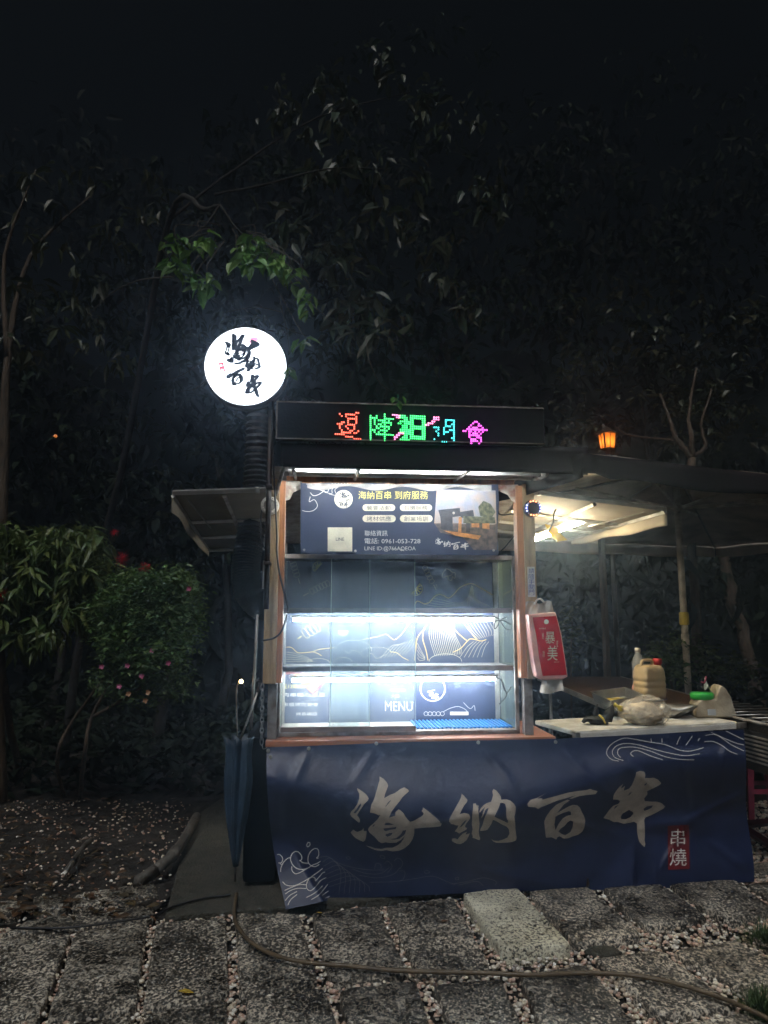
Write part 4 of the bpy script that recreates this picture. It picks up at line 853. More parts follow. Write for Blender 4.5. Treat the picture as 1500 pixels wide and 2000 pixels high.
P.build('lettering', 'sticker_blue', t)
# tissue pack hanging on the right post
def tp_(x, y, dv=0.): return cp(x, y, -.07-dv)
t = thing('tissue_pack', 'red and pink tissue pack hanging on the right post with tissue sticking out', 'tissue pack', tp_(1070,1350))
outl = [(1032,1200),(1086,1195),(1097,1235),(1104,1280),(1110,1322),(1100,1327),(1060,1329),(1048,1322),(1042,1290),(1036,1245)]
MB().prism([tp_(x, y, .05) for x, y in outl], (0, .085, 0)).build('wrap', 'bag_pink', t, bevel=.012)
P = Print(lambda x, y: tp_(x, y, .053)); P.poly([(1040,1206),(1086,1203),(1095,1240),(1102,1285),(1107,1318),(1060,1320),(1053,1285),(1047,1240)]); P.build('red_front', 'bag_red', t)
P = Print(lambda x, y: tp_(x, y, .056)); P.text('暴', (1065,1234,1084,1257)); P.text('美', (1069,1261,1089,1290)); P.disc(1067,1214.5,4.6); P.text('台灣製造', (1053,1226,1066,1229)); P.text('衛生紙', (1059,1236,1062,1248)); P.text('抽取式', (1087,1250,1090,1264)); P.text('柔軟', (1060,1271,1064,1284)); P.text('抽取式', (1082,1292,1092,1294)); P.build('cream_lettering', 'cream_print', t)
MB().grid(lambda s_, tt: tp_(1027+(1073-1027)*s_+8*tt*(s_-.2)+4*s_, 1176+24*tt-3*math.sin(s_*9)*(1-tt), .02+.012*math.sin(s_*14+tt*3)), 16, 6).build('clear_top', 'clear_wrap', t, True)
MB().grid(lambda s_, tt: tp_(1059+(1098-1059)*s_-4*tt*(1-s_)*1.2+3*tt*s_, 1326+(26+3*math.sin(s_*5))*tt, .02+.02*math.sin(s_*8)*(.4+tt)), 14, 8).build('loose_tissue', 'tissue', t, True)
q0 = tp_(1053,1176,.04); MB().tube(smooth_path([tp_(1044,1180,.03), tp_(1049,1172,.045), tp_(1056,1170,.045), tp_(1064,1178,.03)], 4), .006, 6).build('hook', 'white_plastic', t, True)
# chain
t = thing('chain', 'steel chain hanging beside the left end of the counter', 'chain', cp(511,1456,-.08))
for i in range(11):
    y = 1342+10.6*i; c = np.array(cp(512.5-.3*i*.5, y, -.085)); L, wd = .026, .0095; fr = i % 2
    pts = []
    for k in range(12):
        a = 2*math.pi*k/12; p, z = wd*math.cos(a), L*math.sin(a)*.85
        pts.append(tuple(c+(np.array([p*.95,p*.25,z]) if fr == 0 else np.array([p*.35,p*.9,z]))))
    MB().tube(pts, .0033, 6, close=True).build('link', 'chain_steel', t, True)
c = cp(518,1461,-.09); MB().tube(smooth_path([cp(512,1456,-.09), cp(514,1463,-.095), cp(522,1460,-.1)], 4), .003, 6).build('hook', 'chain_steel', t, True)
# cables
tag(MB().tube(smooth_path([cp(x, y, -.125) for x, y in [(531,800),(532,860),(535,930),(538,985),(541,1040),(541,1080),(548,1130),(561,1180),(562,1196),(550,1232),(535,1246),(513,1251)]], 5), .0055, 6).build('power_cable', 'black', smooth=True, frame=CART), 'black cable looping down the left post beside the cabinet', 'cable')
tag(MB().tube(smooth_path([cp(x, y, -.03) for x, y in [(512,990),(509,1030),(512,1060),(521,1078),(516,1092),(512,1150)]], 5), .005, 6).build('power_cable', 'black', smooth=True, frame=CART), 'short black cable behind the left post under the pale speaker', 'cable')
tag(MB().tube(smooth_path([cp(x, y, .05) for x, y in [(968,950),(970,975),(973,1000),(982,1006),(1000,1004),(1012,1008)]], 5), .005, 6).build('power_cable', 'black', smooth=True, frame=CART), 'black cable at the right end of the printed service banner', 'cable')
tag(MB().tube(smooth_path([cp(x, y, .16) for x, y in [(1010,1040),(1000,1052),(992,1062),(985,1070),(978,1076)]], 5), .004, 6).build('power_cable', 'black', smooth=True, frame=CART), 'thin black cable hanging right of the cabinet top', 'cable')
# tube lamp under the right flap, yellow tape
a, b = cp(1041,1055,.45), cp(1142,1017,.75)
t = thing('taped_tube_lamp', 'lit fluorescent tube held by yellow tape under the right flap', 'tube lamp', a)
MB().tube([a, b], .014, 10).build('tube', 'tube_warm', t, True)
d = (np.array(b)-np.array(a)); d /= np.linalg.norm(d)
MB().tube([b, tuple(np.array(b)+d*.04)], .017, 10).build('end_cap', 'white_plastic', t, True)
MB().tube([tuple(np.array(a)+d*.05+[0,.02,.03]), tuple(np.array(b)+[0,.02,.03])], .012, 6).build('batten', 'white_plastic', t)
mb = MB(); tq = [(1064,1024,.62),(1090,1030,.60),(1092,1040,.50),(1108,1055,.48),(1089,1058,.47),(1072,1042,.50)]; q = [cp(*p) for p in tq]
mb.add(q, [(0,1,2,5),(2,3,4,5)]).build('yellow_tape', 'yellow_plastic', t, solid=.002)
tag(MB().tube(smooth_path([cp(x, y, .4) for x, y in [(1071,1039),(1080,1020),(1083,1000),(1096,982),(1115,979),(1150,983),(1180,987),(1192,990)]], 5), .0055, 6).build('power_cable', 'black', smooth=True, frame=CART), 'black cable arching over the taped tube under the right flap', 'cable')
c = cp(1012,1066,.1); t = thing('spot_bulb', 'tiny white bulb beside the right post at the cabinet top', 'bulb', c); MB().lathe([(.004,-.012),(.011,-.004),(.011,.006),(.004,.012)], c, 10).build('bulb', 'sign_white', t, True); MB().tube([tuple(np.array(c)+[0,0,.012]), tuple(np.array(c)+[.01,0,.05])], .006, 6).build('socket', 'black', t)
# exhaust duct at the left
t = thing('exhaust_duct', 'ribbed flexible metal exhaust duct behind the left flap', 'duct', cp(480,1190,.5))
path = smooth_path([cp(506,800,.75), cp(503,900,.75), cp(498,980,.72), cp(487,1060,.65), cp(480,1110,.6), cp(484,1150,.55), cp(505,1178,.5), cp(535,1186,.45)], 16)
rs = [.09 + (.012 if i % 2 else -.006) for i in range(len(path))]
MB().tube(path, rs, 18).build('hose_body', 'duct', t)
# pipes and umbrella at the left
tag(MB().tube([cp(503,1200,.1), cp(497,1310,.1), cp(490,1425,.1)], .009, 8).build('thin_pipe', 'old_steel', smooth=True, frame=CART), 'thin grey pipe standing left of the chain', 'pipe')
t = thing('umbrella', 'closed blue umbrella hanging point down at the left of the stall', 'umbrella', cp(461,1700,.02))
def um(s_, tt):
    a = 2*math.pi*s_; cx = 466-6*tt; r = itp(tt, [0,.12,.35,.6,1], [24,20,23,17,4])*(1+.22*math.sin(a*7+tt*3)); c0 = cp(cx, 1442+250*tt, .02); return (c0[0]+r/318*math.cos(a), c0[1]+r/318*math.sin(a)*.8, c0[2]+.012*math.sin(a*7)*(1-tt))
MB().grid(um, 70, 16).build('canopy', 'umbrella_blue', t, True, solid=.001)
MB().tube([cp(467,1450,.02), cp(490,1390,.02), cp(503,1352,.02)], .006, 8).build('shaft', 'steel', t, True)
MB().tube(smooth_path([cp(503,1352,.02), cp(508,1340,.02), cp(506,1330,.02), cp(499,1328,.02)], 4), .010, 8).build('handle', 'black', t, True)
MB().tube([cp(460,1690,.02), cp(459,1722,.02)], [.007,.004], 8).build('tip', 'black', t, True)
t = thing('small_lamp', 'tiny warm glowing lamp on a thin stem above the umbrella', 'lamp', cp(467,1440,.12))
MB().tube(smooth_path([cp(464,1440,.12), cp(462,1380,.12), cp(462,1345,.12), cp(466,1334,.12)], 4), .004, 6).build('stem', 'old_steel', t, True)
MB().lathe([(.004,-.012),(.012,-.004),(.012,.004),(.004,.012)], cp(471,1331,.12), 10).build('bulb', 'ember', t, True)
# ------------------------------------------------------------------ tables and goods at the right
ZW = .905
FLc, FRc, BLc = [np.array(G(x, y, ZW)) for x, y in ((1124,1428),(1440,1409),(1054,1406))]
eu = (FRc-FLc); LU = np.linalg.norm(eu); eu /= LU; ev = BLc-FLc; ev -= eu*(ev @ eu); LV = np.linalg.norm(ev); ev /= LV
yawW = math.atan2(eu[1], eu[0]); BD = Frame((FLc[0], FLc[1], 0), yawW)
t = thing('white_board_table', 'white covered folding table at the right end of the stall', 'table', (LU/2, LV/2, 0), BD)
MB().box((0, 0, ZW-.03), (LU, LV, ZW)).build('table_top', 'white_paint', t, bevel=.01)
MB().box((.03, -.006, ZW-.046), (LU-.015, -.0005, ZW-.012)).build('cover_overhang', 'white_plastic', t, bevel=.002)
MB().box((-.012, -.012, ZW-.044), (.028, .02, ZW-.006)).build('corner_cap', 'steel', t, bevel=.006)
MB().box((LU-.012, -.012, ZW-.044), (LU+.09, .02, ZW-.008)).build('corner_cap', 'old_steel', t, bevel=.006)
for u in (.08, LU-.08):
    for v in (.06, LV-.06): MB().tube([(u, v, 0), (u, v, ZW-.03)], .013, 8).build('leg', 'old_steel', t, True)
ZT = .985
t = thing('brown_table', 'dark brown topped table standing back to front behind the white table', 'table', (1.8, 5.5, 0), WORLD)
MB().box((1.54, 5.00, ZT-.03), (2.36, 7.25, ZT)).build('table_top', 'table_brown', t, bevel=.004)
MB().box((1.528, 5.00, ZT-.036), (1.5395, 7.25, ZT+.003)).build('edge_trim', 'alu', t)
MB().box((2.3605, 5.00, ZT-.036), (2.372, 7.25, ZT+.003)).build('edge_trim', 'alu', t)
for x in (1.62, 2.28):
    for y in (5.12, 7.1): MB().tube([(x, y, 0), (x, y, ZT-.03)], .016, 8).build('leg', 'steel', t, True)
# tray
def tl(x, y, d): return np.array(W(x, y, d))
c4 = [tl(1151,1350,5.05), tl(1222,1341,5.30), tl(1259,1357,5.12), tl(1192,1369,4.88)]; ctr = sum(c4)/4
t = thing('steel_tray', 'steel food tray with skewers inside on the brown table', 'tray', tuple(ctr-[0,0,.06]), WORLD)
r1 = [ctr+(p-ctr)*1.0 for p in c4]; r2 = [ctr+(p-ctr)*.92-[0,0,.002] for p in c4]; r3 = [ctr+(p-ctr)*.82-[0,0,.062] for p in c4]; r0 = [ctr+(p-ctr)*.84-[0,0,.066] for p in c4]; r00 = [ctr+(p-ctr)*.94-[0,0,.006] for p in c4]
V = r1+r2+r3+r0+r00; F = []
for a, b in ((0,4),(4,8),(16,0),(12,16)):
    for i in range(4): F.append((a+i, a+(i+1) % 4, b+(i+1) % 4, b+i))
F += [(8,9,10,11), (15,14,13,12)]
MB().add(V, F).build('pan', 'steel', t, bevel=.004)
for k in range(4):
    a = ctr+(c4[0]-ctr)*(.55-.1*k)-[0,0,.052]; b = a+(c4[1]-c4[0])*.45+(c4[2]-c4[1])*.1*k; MB().tube([a, b], .0045, 6).build('skewer', 'yellow_plastic', t, True)
mb = MB(); mb.lathe([(.02,-.01),(.04,0),(.03,.012),(.008,.018)], ctr+(c4[2]-ctr)*.3-[0,0,.052], 10); mb.build('food_piece', 'tissue', t, True)
# jug
jb = W(1270,1362,5.28); t = thing('plastic_jug', 'square plastic jug of brown sauce with a red cap on the brown table', 'jug', (jb[0], jb[1], ZT), WORLD)
J = Frame((jb[0], jb[1], 0), R(14)); FR[t.name] = J; BASE[t.name] = (0,0,ZT); t.rotation_euler = (0,0,R(14)); t.location = J.world((0,0,ZT))
hw = .087; zb0 = ZT+.001; zt0 = zb0+.25
prof = [(1.0,0),(1.0,.05),(1.04,.06),(1.04,.082),(1.0,.088),(1.0,.098),(1.04,.105),(1.04,.125),(1.0,.131),(1.0,.141),(1.04,.148),(1.04,.168),(1.0,.174),(1.0,.20),(.93,.228),(.78,.247),(.55,.252)]
V = []; m = 48
for k_, z in prof:
    for i in range(m):
        a = 2*math.pi*i/m; ca, sa = math.cos(a), math.sin(a); p = 9.; rr = (abs(ca)**p+abs(sa)**p)**(-1/p); V.append((hw*k_*rr*ca, hw*.9*k_*rr*sa, zb0+z))
F = [(r*m+i, r*m+(i+1) % m, (r+1)*m+(i+1) % m, (r+1)*m+i) for r in range(len(prof)-1) for i in range(m)]+[tuple((len(prof)-1)*m+i for i in range(m)), tuple(range(m-1, -1, -1))]
MB().add(V, F).build('bottle_body', 'jug', t, True)
MB().tube(smooth_path([(-.064,-.01,zt0-.02),(-.056,-.01,zt0+.028),(-.01,-.01,zt0+.034),(.02,-.01,zt0+.028),(.024,-.01,zt0-.005)], 5), .012, 8).build('handle', 'jug', t, True)
MB().lathe([(.026,-.01),(.026,.008),(.032,.009),(.032,.042),(.028,.045)], (.062,-.02,zt0), 16).build('cap', 'red_plastic', t, True)
MB().lathe([(.095,0),(.118,.012),(.113,.02),(.09,.012)], (0,0,zb0-.0), 24).build('drip_base', 'jug_dark', t, True)
# bottle
bb = W(1249,1340,5.45); bz = ZT
t = thing('water_bottle', 'clear plastic bottle with white cap behind the sauce jug', 'bottle', (bb[0], bb[1], bz), WORLD)
MB().lathe([(r_*1.15, z*1.22) for r_, z in [(.036,0),(.042,.01),(.042,.06),(.039,.07),(.042,.08),(.042,.15),(.039,.16),(.042,.17),(.042,.20),(.034,.235),(.018,.262),(.016,.275)]], (bb[0], bb[1], bz), 20).build('bottle_body', 'water_bottle', t, True)
MB().lathe([(.021,.332),(.021,.362),(.017,.366)], (bb[0], bb[1], bz), 14).build('cap', 'white_plastic', t, True)
pb = W(1243,1352,5.4); tag(MB().lathe([(.035,0),(.04,.03),(.03,.08),(.02,.11),(.01,.12)], (pb[0], pb[1], ZT), 10).build('pink_bag', 'bag_pink', smooth=True), 'small pale pink bag leaning against the sauce jug', 'bag')
# black gloves
c = np.array(G(1170,1415,ZW)); t = thing('black_glove', 'bunched black work glove with a yellow band on the white table', 'glove', tuple(c), WORLD)
def blob(c, rx, ry, rz, seed, amp=.18, nu=28, nv=16, fr=5.):
    r_ = random.Random(seed); ph = [r_.uniform(0, 6.28) for _ in range(6)]; V = []
    def f(u, v):
        a, b = 2*math.pi*u, math.pi*(v-.5); k = 1+amp*(math.sin(fr*a+ph[0]+3*b)*.5+math.sin(fr*1.7*b+ph[1]+2*a)*.4+math.sin(fr*2*a-ph[2]-5*b)*.25)*math.cos(b)
        return (c[0]+rx*k*math.cos(a)*math.cos(b), c[1]+ry*k*math.sin(a)*math.cos(b), c[2]+rz*(1+k*math.sin(b)))
    return f
mb = MB(); mb.grid(blob(c, .075, .05, .028, 3, .3), 28, 14); mb.build('palm', 'glove', t, True)
for i, (dx, dz, L) in enumerate(((-.09,.012,.05),(-.085,.03,.055),(-.08,.022,.05),(-.07,.038,.04))):
    b = c+[dx+.03, -.02+.018*i, .03]; MB().tube([b, b+[-L*.6,-.012+.004*i,dz*.3], b+[-L,-.015,-.012]], [.014,.012,.009], 8).build('finger', 'glove', t, True)
MB().tube([c+[-.02,0,.04], c+[-.012,.01,.085], c+[-.002,.012,.125]], [.022,.014,.004], 8).build('cuff_point', 'glove', t, True)
MB().tube([c+[.05,0,.03], c+[.075,.01,.075], c+[.10,.015,.12]], [.035,.03,.006], 8).build('cuff_point', 'glove', t, True)
MB().tube([c+[-.012,-.045,.066], c+[.01,-.058,.045], c+[.022,-.062,.015]], .006, 6).build('yellow_band', 'yellow_plastic', t, True)
# plastic bag of food
c = np.array(G(1255,1416,ZW)); t = thing('food_bag', 'knotted clear plastic bag of pale food on the white table', 'bag', tuple(c), WORLD)
from mathutils import noise as mn
def crumple(c, rx, ry, rz, seed, amp, nu=64, nv=32, taper=.35):
    def f(u, v):
        a, b = 2*math.pi*u, math.pi*(v-.5); p = Vector((math.cos(a)*math.cos(b), math.sin(a)*math.cos(b), math.sin(b))); o_ = Vector((seed, seed*2, seed*3))
        k = 1+amp*(abs(mn.noise(p*2.3+o_))*-1.2+.5*abs(mn.noise(p*5+o_))-.5*abs(mn.noise(p*11+o_))+.3); t_ = 1-taper*max(0, -p.x)+.08*p.x
        z = p.z*rz*k*t_; return (c[0]+p.x*rx*k, c[1]+p.y*ry*k*t_, c[2]+max(0, rz*.86+z)+.02*max(0, -p.x-.4))
    return f
MB().grid(crumple(c+[-.005,.02,.004], .135, .085, .070, 4.1, .35), 64, 32).build('contents', 'bag_food', t, True)
MB().grid(crumple(c+[.012,.02,0], .165, .105, .094, 9.7, .26), 80, 40).build('bag_film', 'clear_bag', t, True)
MB().tube([c+[-.13,0,.10], c+[-.155,-.01,.118], c+[-.175,0,.128]], [.02,.008,.014], 8).build('knot', 'yellow_plastic', t, True)
# scoop
c = np.array(G(1330,1404,ZW)); t = thing('metal_scoop', 'cut metal can scoop lying on the white table', 'scoop', tuple(c), WORLD)
ax = np.array([-.86,.5,.02]); ax /= np.linalg.norm(ax); s1 = np.cross(ax, [0,0,1]); s1 /= np.linalg.norm(s1); s2 = np.cross(s1, ax)
def scp(s_, tt):
    a = 2*math.pi*s_; r = .048; L = .17*tt - (1-tt)*.07*math.cos(a); return tuple(c+[.04,0,.05]+ax*L+s1*r*math.cos(a+1.2)*1.15+s2*r*.85*math.sin(a+1.2))
MB().grid(scp, 36, 6).build('can_body', 'steel', t, True, solid=.003)
e_ = c+[.04,0,.05]+ax*.165; mb = MB(); mb.add([tuple(e_+s1*.05*math.cos(a)+s2*.038*math.sin(a)) for a in np.linspace(0, 6.0, 20)], [tuple(range(20))]); mb.build('can_end', 'steel', t)
# canister with green lid
c = np.array(G(1390,1397,ZW)); c = np.array([c[0]*.985, c[1]-.08, ZW])
t = thing('canister', 'grubby white plastic canister with a green screw lid beside the grill', 'canister', tuple(c), WORLD)
K = .00335
outl = [(1346,1397),(1347,1372),(1352,1364),(1362,1360),(1388,1360),(1391,1350),(1395,1338),(1402,1332),(1412,1340),(1421,1356),(1427,1380),(1429,1397)]
pts = [np.array([c[0]+(x-1388)*K, c[1]-.07, ZW+.002+(1397-y)*K]) for x, y in outl]
MB().prism([tuple(p) for p in pts], (.02, .16, 0)).build('jar_body', 'canister', t, True, bevel=.022)
lc = (c[0]+(1370-1388)*K, c[1]+.0, ZW+(1397-1362)*K)
MB().lathe([(.066,.0),(.076,.004),(.078,.036),(.072,.046),(.03,.048)], lc, 26).build('lid', 'green_plastic', t, True)
MB().box((c[0]-.06, c[1]-.0735, ZW+.02), (c[0]-.005, c[1]-.0715, ZW+.06)).build('label', 'soft_grey_print', t)
MB().tube([c+[.02,0,.13], c+[-.01,0,.20], c+[-.035,0,.26]], .004, 6).build('brush_stick', 'steel', t, True)
for dz, dx in ((.16,-.02),(.235,-.03)):
    mb = MB(); leaf_shape(mb, c+[dx,-.01,dz], (-.2,-.1,-.9), (0,-1,.2), .06, .03); mb.build('rag_strip', 'tissue', t)
MB().tube(smooth_path([c+[-.06,0,.235], c+[-.04,0,.228], c+[-.028,0,.25], c+[-.022,0,.272]], 4), .006, 6).build('pink_tie', 'stool_pink', t, True)
# grill
GF = Frame((2.43, 4.55, 0), R(9)); t = thing('charcoal_grill', 'black steel charcoal grill with slotted side at the right edge', 'grill', (.25, .7, 0), GF)
gx = np.array(GF.local(G(1485,1412,.905)))
def gbox(a, b, nm, m='black_steel', bv=.004): return MB().box(a, b).build(nm, m, t, bevel=bv)
gl = 1.5; gw = .5; z0, z1 = .60, .90
for k in range(7):
    z = .655+.026*k
    gbox((-.006, .06, z), (0, .36, z+.011), 'slat', 'alu', .001)
gbox((0, 0, .60), (.012, .055, z1), 'side_panel'); gbox((.002, .055, .62), (.010, .37, .85), 'inner_liner', 'black'); gbox((0, .365, .60), (.012, gl, z1), 'side_panel'); gbox((0, .055, .85), (.012, .365, z1), 'side_panel'); gbox((0, .055, .60), (.012, .365, .64), 'side_panel')
gbox((gw-.012, 0, .60), (gw, gl, z1), 'side_panel'); gbox((.0125, 0, .60), (gw-.0125, .012, z1), 'end_panel'); gbox((.0125, gl-.012, .60), (gw-.0125, gl, z1), 'end_panel'); gbox((.0125, .0125, .60), (gw-.0125, gl-.0125, .62), 'base_plate')
for u in (-.01, .12, .25, .38, .5): MB().tube([(u, -.02, z1+.012), (u, gl+.02, z1+.012)], .012, 8).build('top_bar', 'old_steel' if u < .1 else 'black_steel', t, True)
for k in range(10): v = .1+.14*k; MB().tube([(-.02, v, z1+.028), (gw+.01, v, z1+.028)], .005, 6).build('grate_rod', 'steel', t, True)
for u in (.01, gw-.03):
    for v in (.01, gl-.03): gbox((u, v, 0), (u+.028, v+.028, .6), 'leg')
# red frame and pink stool
t = thing('red_steel_frame', 'dark red square tube frame lying behind the banner at right', 'frame', G(1480,1650,0), WORLD)
for a, b in (((1440,1612),(1560,1600)), ((1445,1612),(1560,1685)), ((1560,1600),(1640,1650)), ((1560,1685),(1640,1650))):
    MB().tube([G(*a, .05), G(*b, .05)], .028, 4).build('square_tube', 'frame_red', t)
sx, sy = W(1484,1540,6.0)[:2]; t = thing('pink_stool', 'pink plastic stool under the grill at the right edge', 'stool', (sx, sy, 0), WORLD)
MB().box((sx-.15, sy-.15, .42), (sx+.15, sy+.15, .455)).build('seat', 'stool_pink', t, bevel=.012)
for i in (-1, 1):
    for j in (-1, 1): MB().add([(sx+i*.13-.025, sy+j*.13-.012, .42),(sx+i*.13+.025, sy+j*.13-.012, .42),(sx+i*.13+.025, sy+j*.13+.012, .42),(sx+i*.13-.025, sy+j*.13+.012, .42),(sx+i*.17-.02, sy+j*.17-.01, .0),(sx+i*.17+.02, sy+j*.17-.01, .0),(sx+i*.17+.02, sy+j*.17+.01, .0),(sx+i*.17-.02, sy+j*.17+.01, .0)], [(0,1,2,3),(7,6,5,4),(0,4,5,1),(1,5,6,2),(2,6,7,3),(3,7,4,0)]).build('leg', 'stool_pink', t)
for j in (-1, 1): MB().box((sx-.135, sy+j*.145-.008, .2), (sx+.135, sy+j*.145+.008, .235)).build('stretcher', 'stool_pink', t)

# ------------------------------------------------------------------ big parasol at the right
PX, PY = 2.80, 6.70; ya = R(22); PF = Frame((PX, PY, 0), ya)
par = thing('parasol', 'large dark canopy parasol on a beige pole at the right', 'parasol', (0, 0, 0), PF)
NL = PF.local((1.12, 3.92, 0)); x0, y0 = NL[0], NL[1]; x1, y1 = x0+5.2, y0+3.95; zv, zr, za = 2.36, 2.50, 3.02
corn = [(x0,y0),(x1,y0),(x1,y1),(x0,y1)]
for i in range(4):
    a, b = np.array(corn[i]), np.array(corn[(i+1) % 4])
    def pan(s_, tt, a=a, b=b):
        e = a+(b-a)*s_; p = e*(1-tt); z = zr+(za-zr)*tt-.05*math.sin(math.pi*tt)*math.sin(math.pi*s_)-.02*math.sin(math.pi*s_)*(1-tt); return (*p, z+.006*math.sin(s_*31+tt*9))
    MB().grid(pan, 30, 12).build('canopy_panel', 'brown_canvas', par, True, solid=.004)
    def val(s_, tt, a=a, b=b):
        e = (a+(b-a)*s_)*(1.002); return (*(e+.02*np.array([math.sin(s_*40), math.cos(s_*37)])*tt), zr-.02*math.sin(math.pi*s_)-(zr-zv)*tt+(.03*tt if s_ < .02 and i == 0 else 0)+.008*math.sin(s_*26)*tt)
    MB().grid(val, 60, 4).build('valance', 'dark_canvas' if i in (0, 3) else 'brown_canvas', par, True, solid=.004)
MB().tube([(0,0,0),(0,0,za-.02)], .031, 14).build('pole', 'pole_beige', par, True)
MB().tube([(0,0,1.30),(0,0,1.42)], .036, 14).build('pole_joint', 'pole_beige', par, True)
hz = 2.60
MB().lathe([(.045,-.03),(.06,-.02),(.06,.02),(.045,.03)], (0,0,hz), 14).build('hub', 'pole_beige', par, True)
cz = PF.local(W(1347,1208,6.7))[2]; MB().lathe([(.034,-.06),(.044,-.05),(.044,.05),(.034,.06)], (0,0,cz), 14).build('yellow_collar', 'yellow_plastic', par, True)
for i, (cx, cy) in enumerate(corn+[((x0+x1)/2,y0),(x1,0),((x0+x1)/2,y1),(x0,0)]):
    MB().tube([(0,0,za-.05),(cx*.99,cy*.99,zr-.02)], .012, 6).build('rib', 'old_steel', par, True)
    MB().tube([(cx*.01,cy*.01,hz),(cx*.45,cy*.45,za-.05-(za-zr)*.45-.02)], .013, 6).build('strut', 'pole_beige', par, True)
bx = MB(); bx.lathe([(.30,0),(.30,.05),(.08,.07),(.05,.14),(.035,.15)], (0,0,0), 20); bx.build('foot', 'black_steel', par, True)

# ------------------------------------------------------------------ posts, lamp, trunks behind
tag(MB().tube([(W(1186,1312,8.0)[0], 8.0, 0), (W(1186,1312,8.0)[0], 8.0, 2.45)], .042, 6).build('wood_post', 'bark'), 'slim wooden post standing behind the brown table', 'post')
lx, ly, lz = W(1187,876,9.0)
t = thing('garden_lantern', 'orange glowing garden lantern on a post above the parasol edge', 'lantern', (lx, ly, 0), WORLD)
s_ = .085; h = .19
MB().tube([(lx, ly, 0), (lx, ly, lz)], .03, 8).build('post', 'lampshell', t, True)
for i in range(4):
    a = R(8)+i*math.pi/2; n = np.array([math.cos(a), math.sin(a), 0]); u = np.array([-n[1], n[0], 0]); c = np.array([lx, ly, lz])
    MB().add([c+n*s_*.8-u*s_*.74, c+n*s_*.8+u*s_*.74, c+n*s_+u*s_*.9+[0,0,h], c+n*s_-u*s_*.9+[0,0,h]], [(0,1,2,3)]).build('pane', 'lantern_pane', t)
    MB().tube([c+(n+u)*s_*.78, c+(n+u)*s_*.98+[0,0,h]], .012, 4).build('frame_bar', 'lampshell', t)
    MB().tube([c+n*s_*.83, c+n*s_*1.03+[0,0,h]], .007, 4).build('frame_bar', 'lampshell', t)
MB().lathe([(.16,0),(.15,.02),(.06,.07),(.015,.10)], (lx, ly, lz+h), 4).build('cap', 'lampshell', t)
MB().lathe([(.05,-.03),(.1,-.01),(.1,0)], (lx, ly, lz), 4).build('base', 'lampshell', t)
ll = bpy.data.lights.new('lantern_bulb', 'POINT'); ll.energy = .55; ll.color = (1, .45, .15); ll.shadow_soft_size = .03
lo_ = bpy.data.objects.new('lantern_bulb', ll); COL.objects.link(lo_); lo_.parent = t; lo_.location = (0, 0, lz+h*.45)

# ------------------------------------------------------------------ vegetation
class Leaves:
    T = np.array([(0,0),(.33,-.5),(.33,0),(.33,.5),(.68,-.38),(.68,0),(.68,.38),(1,0)]); F6 = [(0,2,1),(0,3,2),(1,2,5,4),(2,3,6,5),(4,5,7),(5,6,7)]
    def __init__(s): s.p = []; s.a = []; s.n = []; s.L = []; s.w = []; s.c = []
    def add(s, p, a, n, L, w_, c):
        s.p.append(p); s.a.append(a); s.n.append(n); s.L.append(L); s.w.append(w_); s.c.append(c)
    def mesh(s, fold=.2, curl=.25):
        p, a, n = map(np.array, (s.p, s.a, s.n)); L, w_ = np.array(s.L), np.array(s.w)
        a = a/np.linalg.norm(a, axis=1)[:, None]; n = n-a*(a*n).sum(1)[:, None]; n /= np.linalg.norm(n, axis=1)[:, None]+1e-9; b = np.cross(a, n)
        t, q = s.T[:, 0], s.T[:, 1]
        V = p[:, None]+a[:, None]*(L[:, None]*t)[..., None]+b[:, None]*(w_[:, None]*q)[..., None]+n[:, None]*(-L[:, None]*curl*t*t+w_[:, None]*fold*np.abs(q)*2)[..., None]
        mb = MB(); mb.V = [tuple(x) for x in V.reshape(-1, 3)]; mb.F = [tuple(i+8*k for i in f) for k in range(len(p)) for f in s.F6]
        mb.C = np.repeat(np.array(s.c), 8, 0); return mb
def lc(base, v=.35): return np.array(base)*random.uniform(1-v, 1+v)*np.array([random.uniform(.85,1.25), 1, random.uniform(.8,1.1)])
def cluster(Lv, c, n, L, spread, base, droop=.7, wr=.42):
    for i in range(n):
        a = random.uniform(0, 6.28); e = random.uniform(-droop-.35, .35-droop*.3); d = np.array([math.cos(a)*math.cos(e), math.sin(a)*math.cos(e), math.sin(e)])
        p = np.array(c)+rng.normal(0, spread, 3)*np.array([1,1,.7]); l_ = L*random.uniform(.6, 1.15)
        Lv.add(p, d, np.array([0,0,1])+rng.normal(0, .35, 3), l_, l_*wr*random.uniform(.8, 1.2), lc(base))
def tree(name, label, cat, foot, limbs, Lv, m='bark', group=None, leafname='crown', twigs=None, lm='leaf'):
    t = thing(name, label, cat, foot, WORLD, group)
    if limbs:
        mb = MB()
        for pts, r0, r1 in limbs:
            q = smooth_path(pts, 5); k = len(q); mb.tube([np.array(x)+rng.normal(0, r1*.35, 3) for x in q], [r0+(r1-r0)*i/(k-1) for i in range(k)], 9)
        mb.build('trunk', m, t, True)
    if twigs:
        mb = MB()
        for pts, r in twigs: q = smooth_path(pts, 4); mb.tube(q, [r*(1-.6*i/len(q)) for i in range(len(q))], 5)
        stuff(mb.build('twigs', 'twig', t, True))
    if Lv and Lv.p: Lv.mesh().build(leafname, lm, t, False)
    return t
GRN, DRK, OLV = (.055,.115,.03), (.012,.020,.012), (.085,.10,.028)  # DRK is lowered so that far trees sink into the night
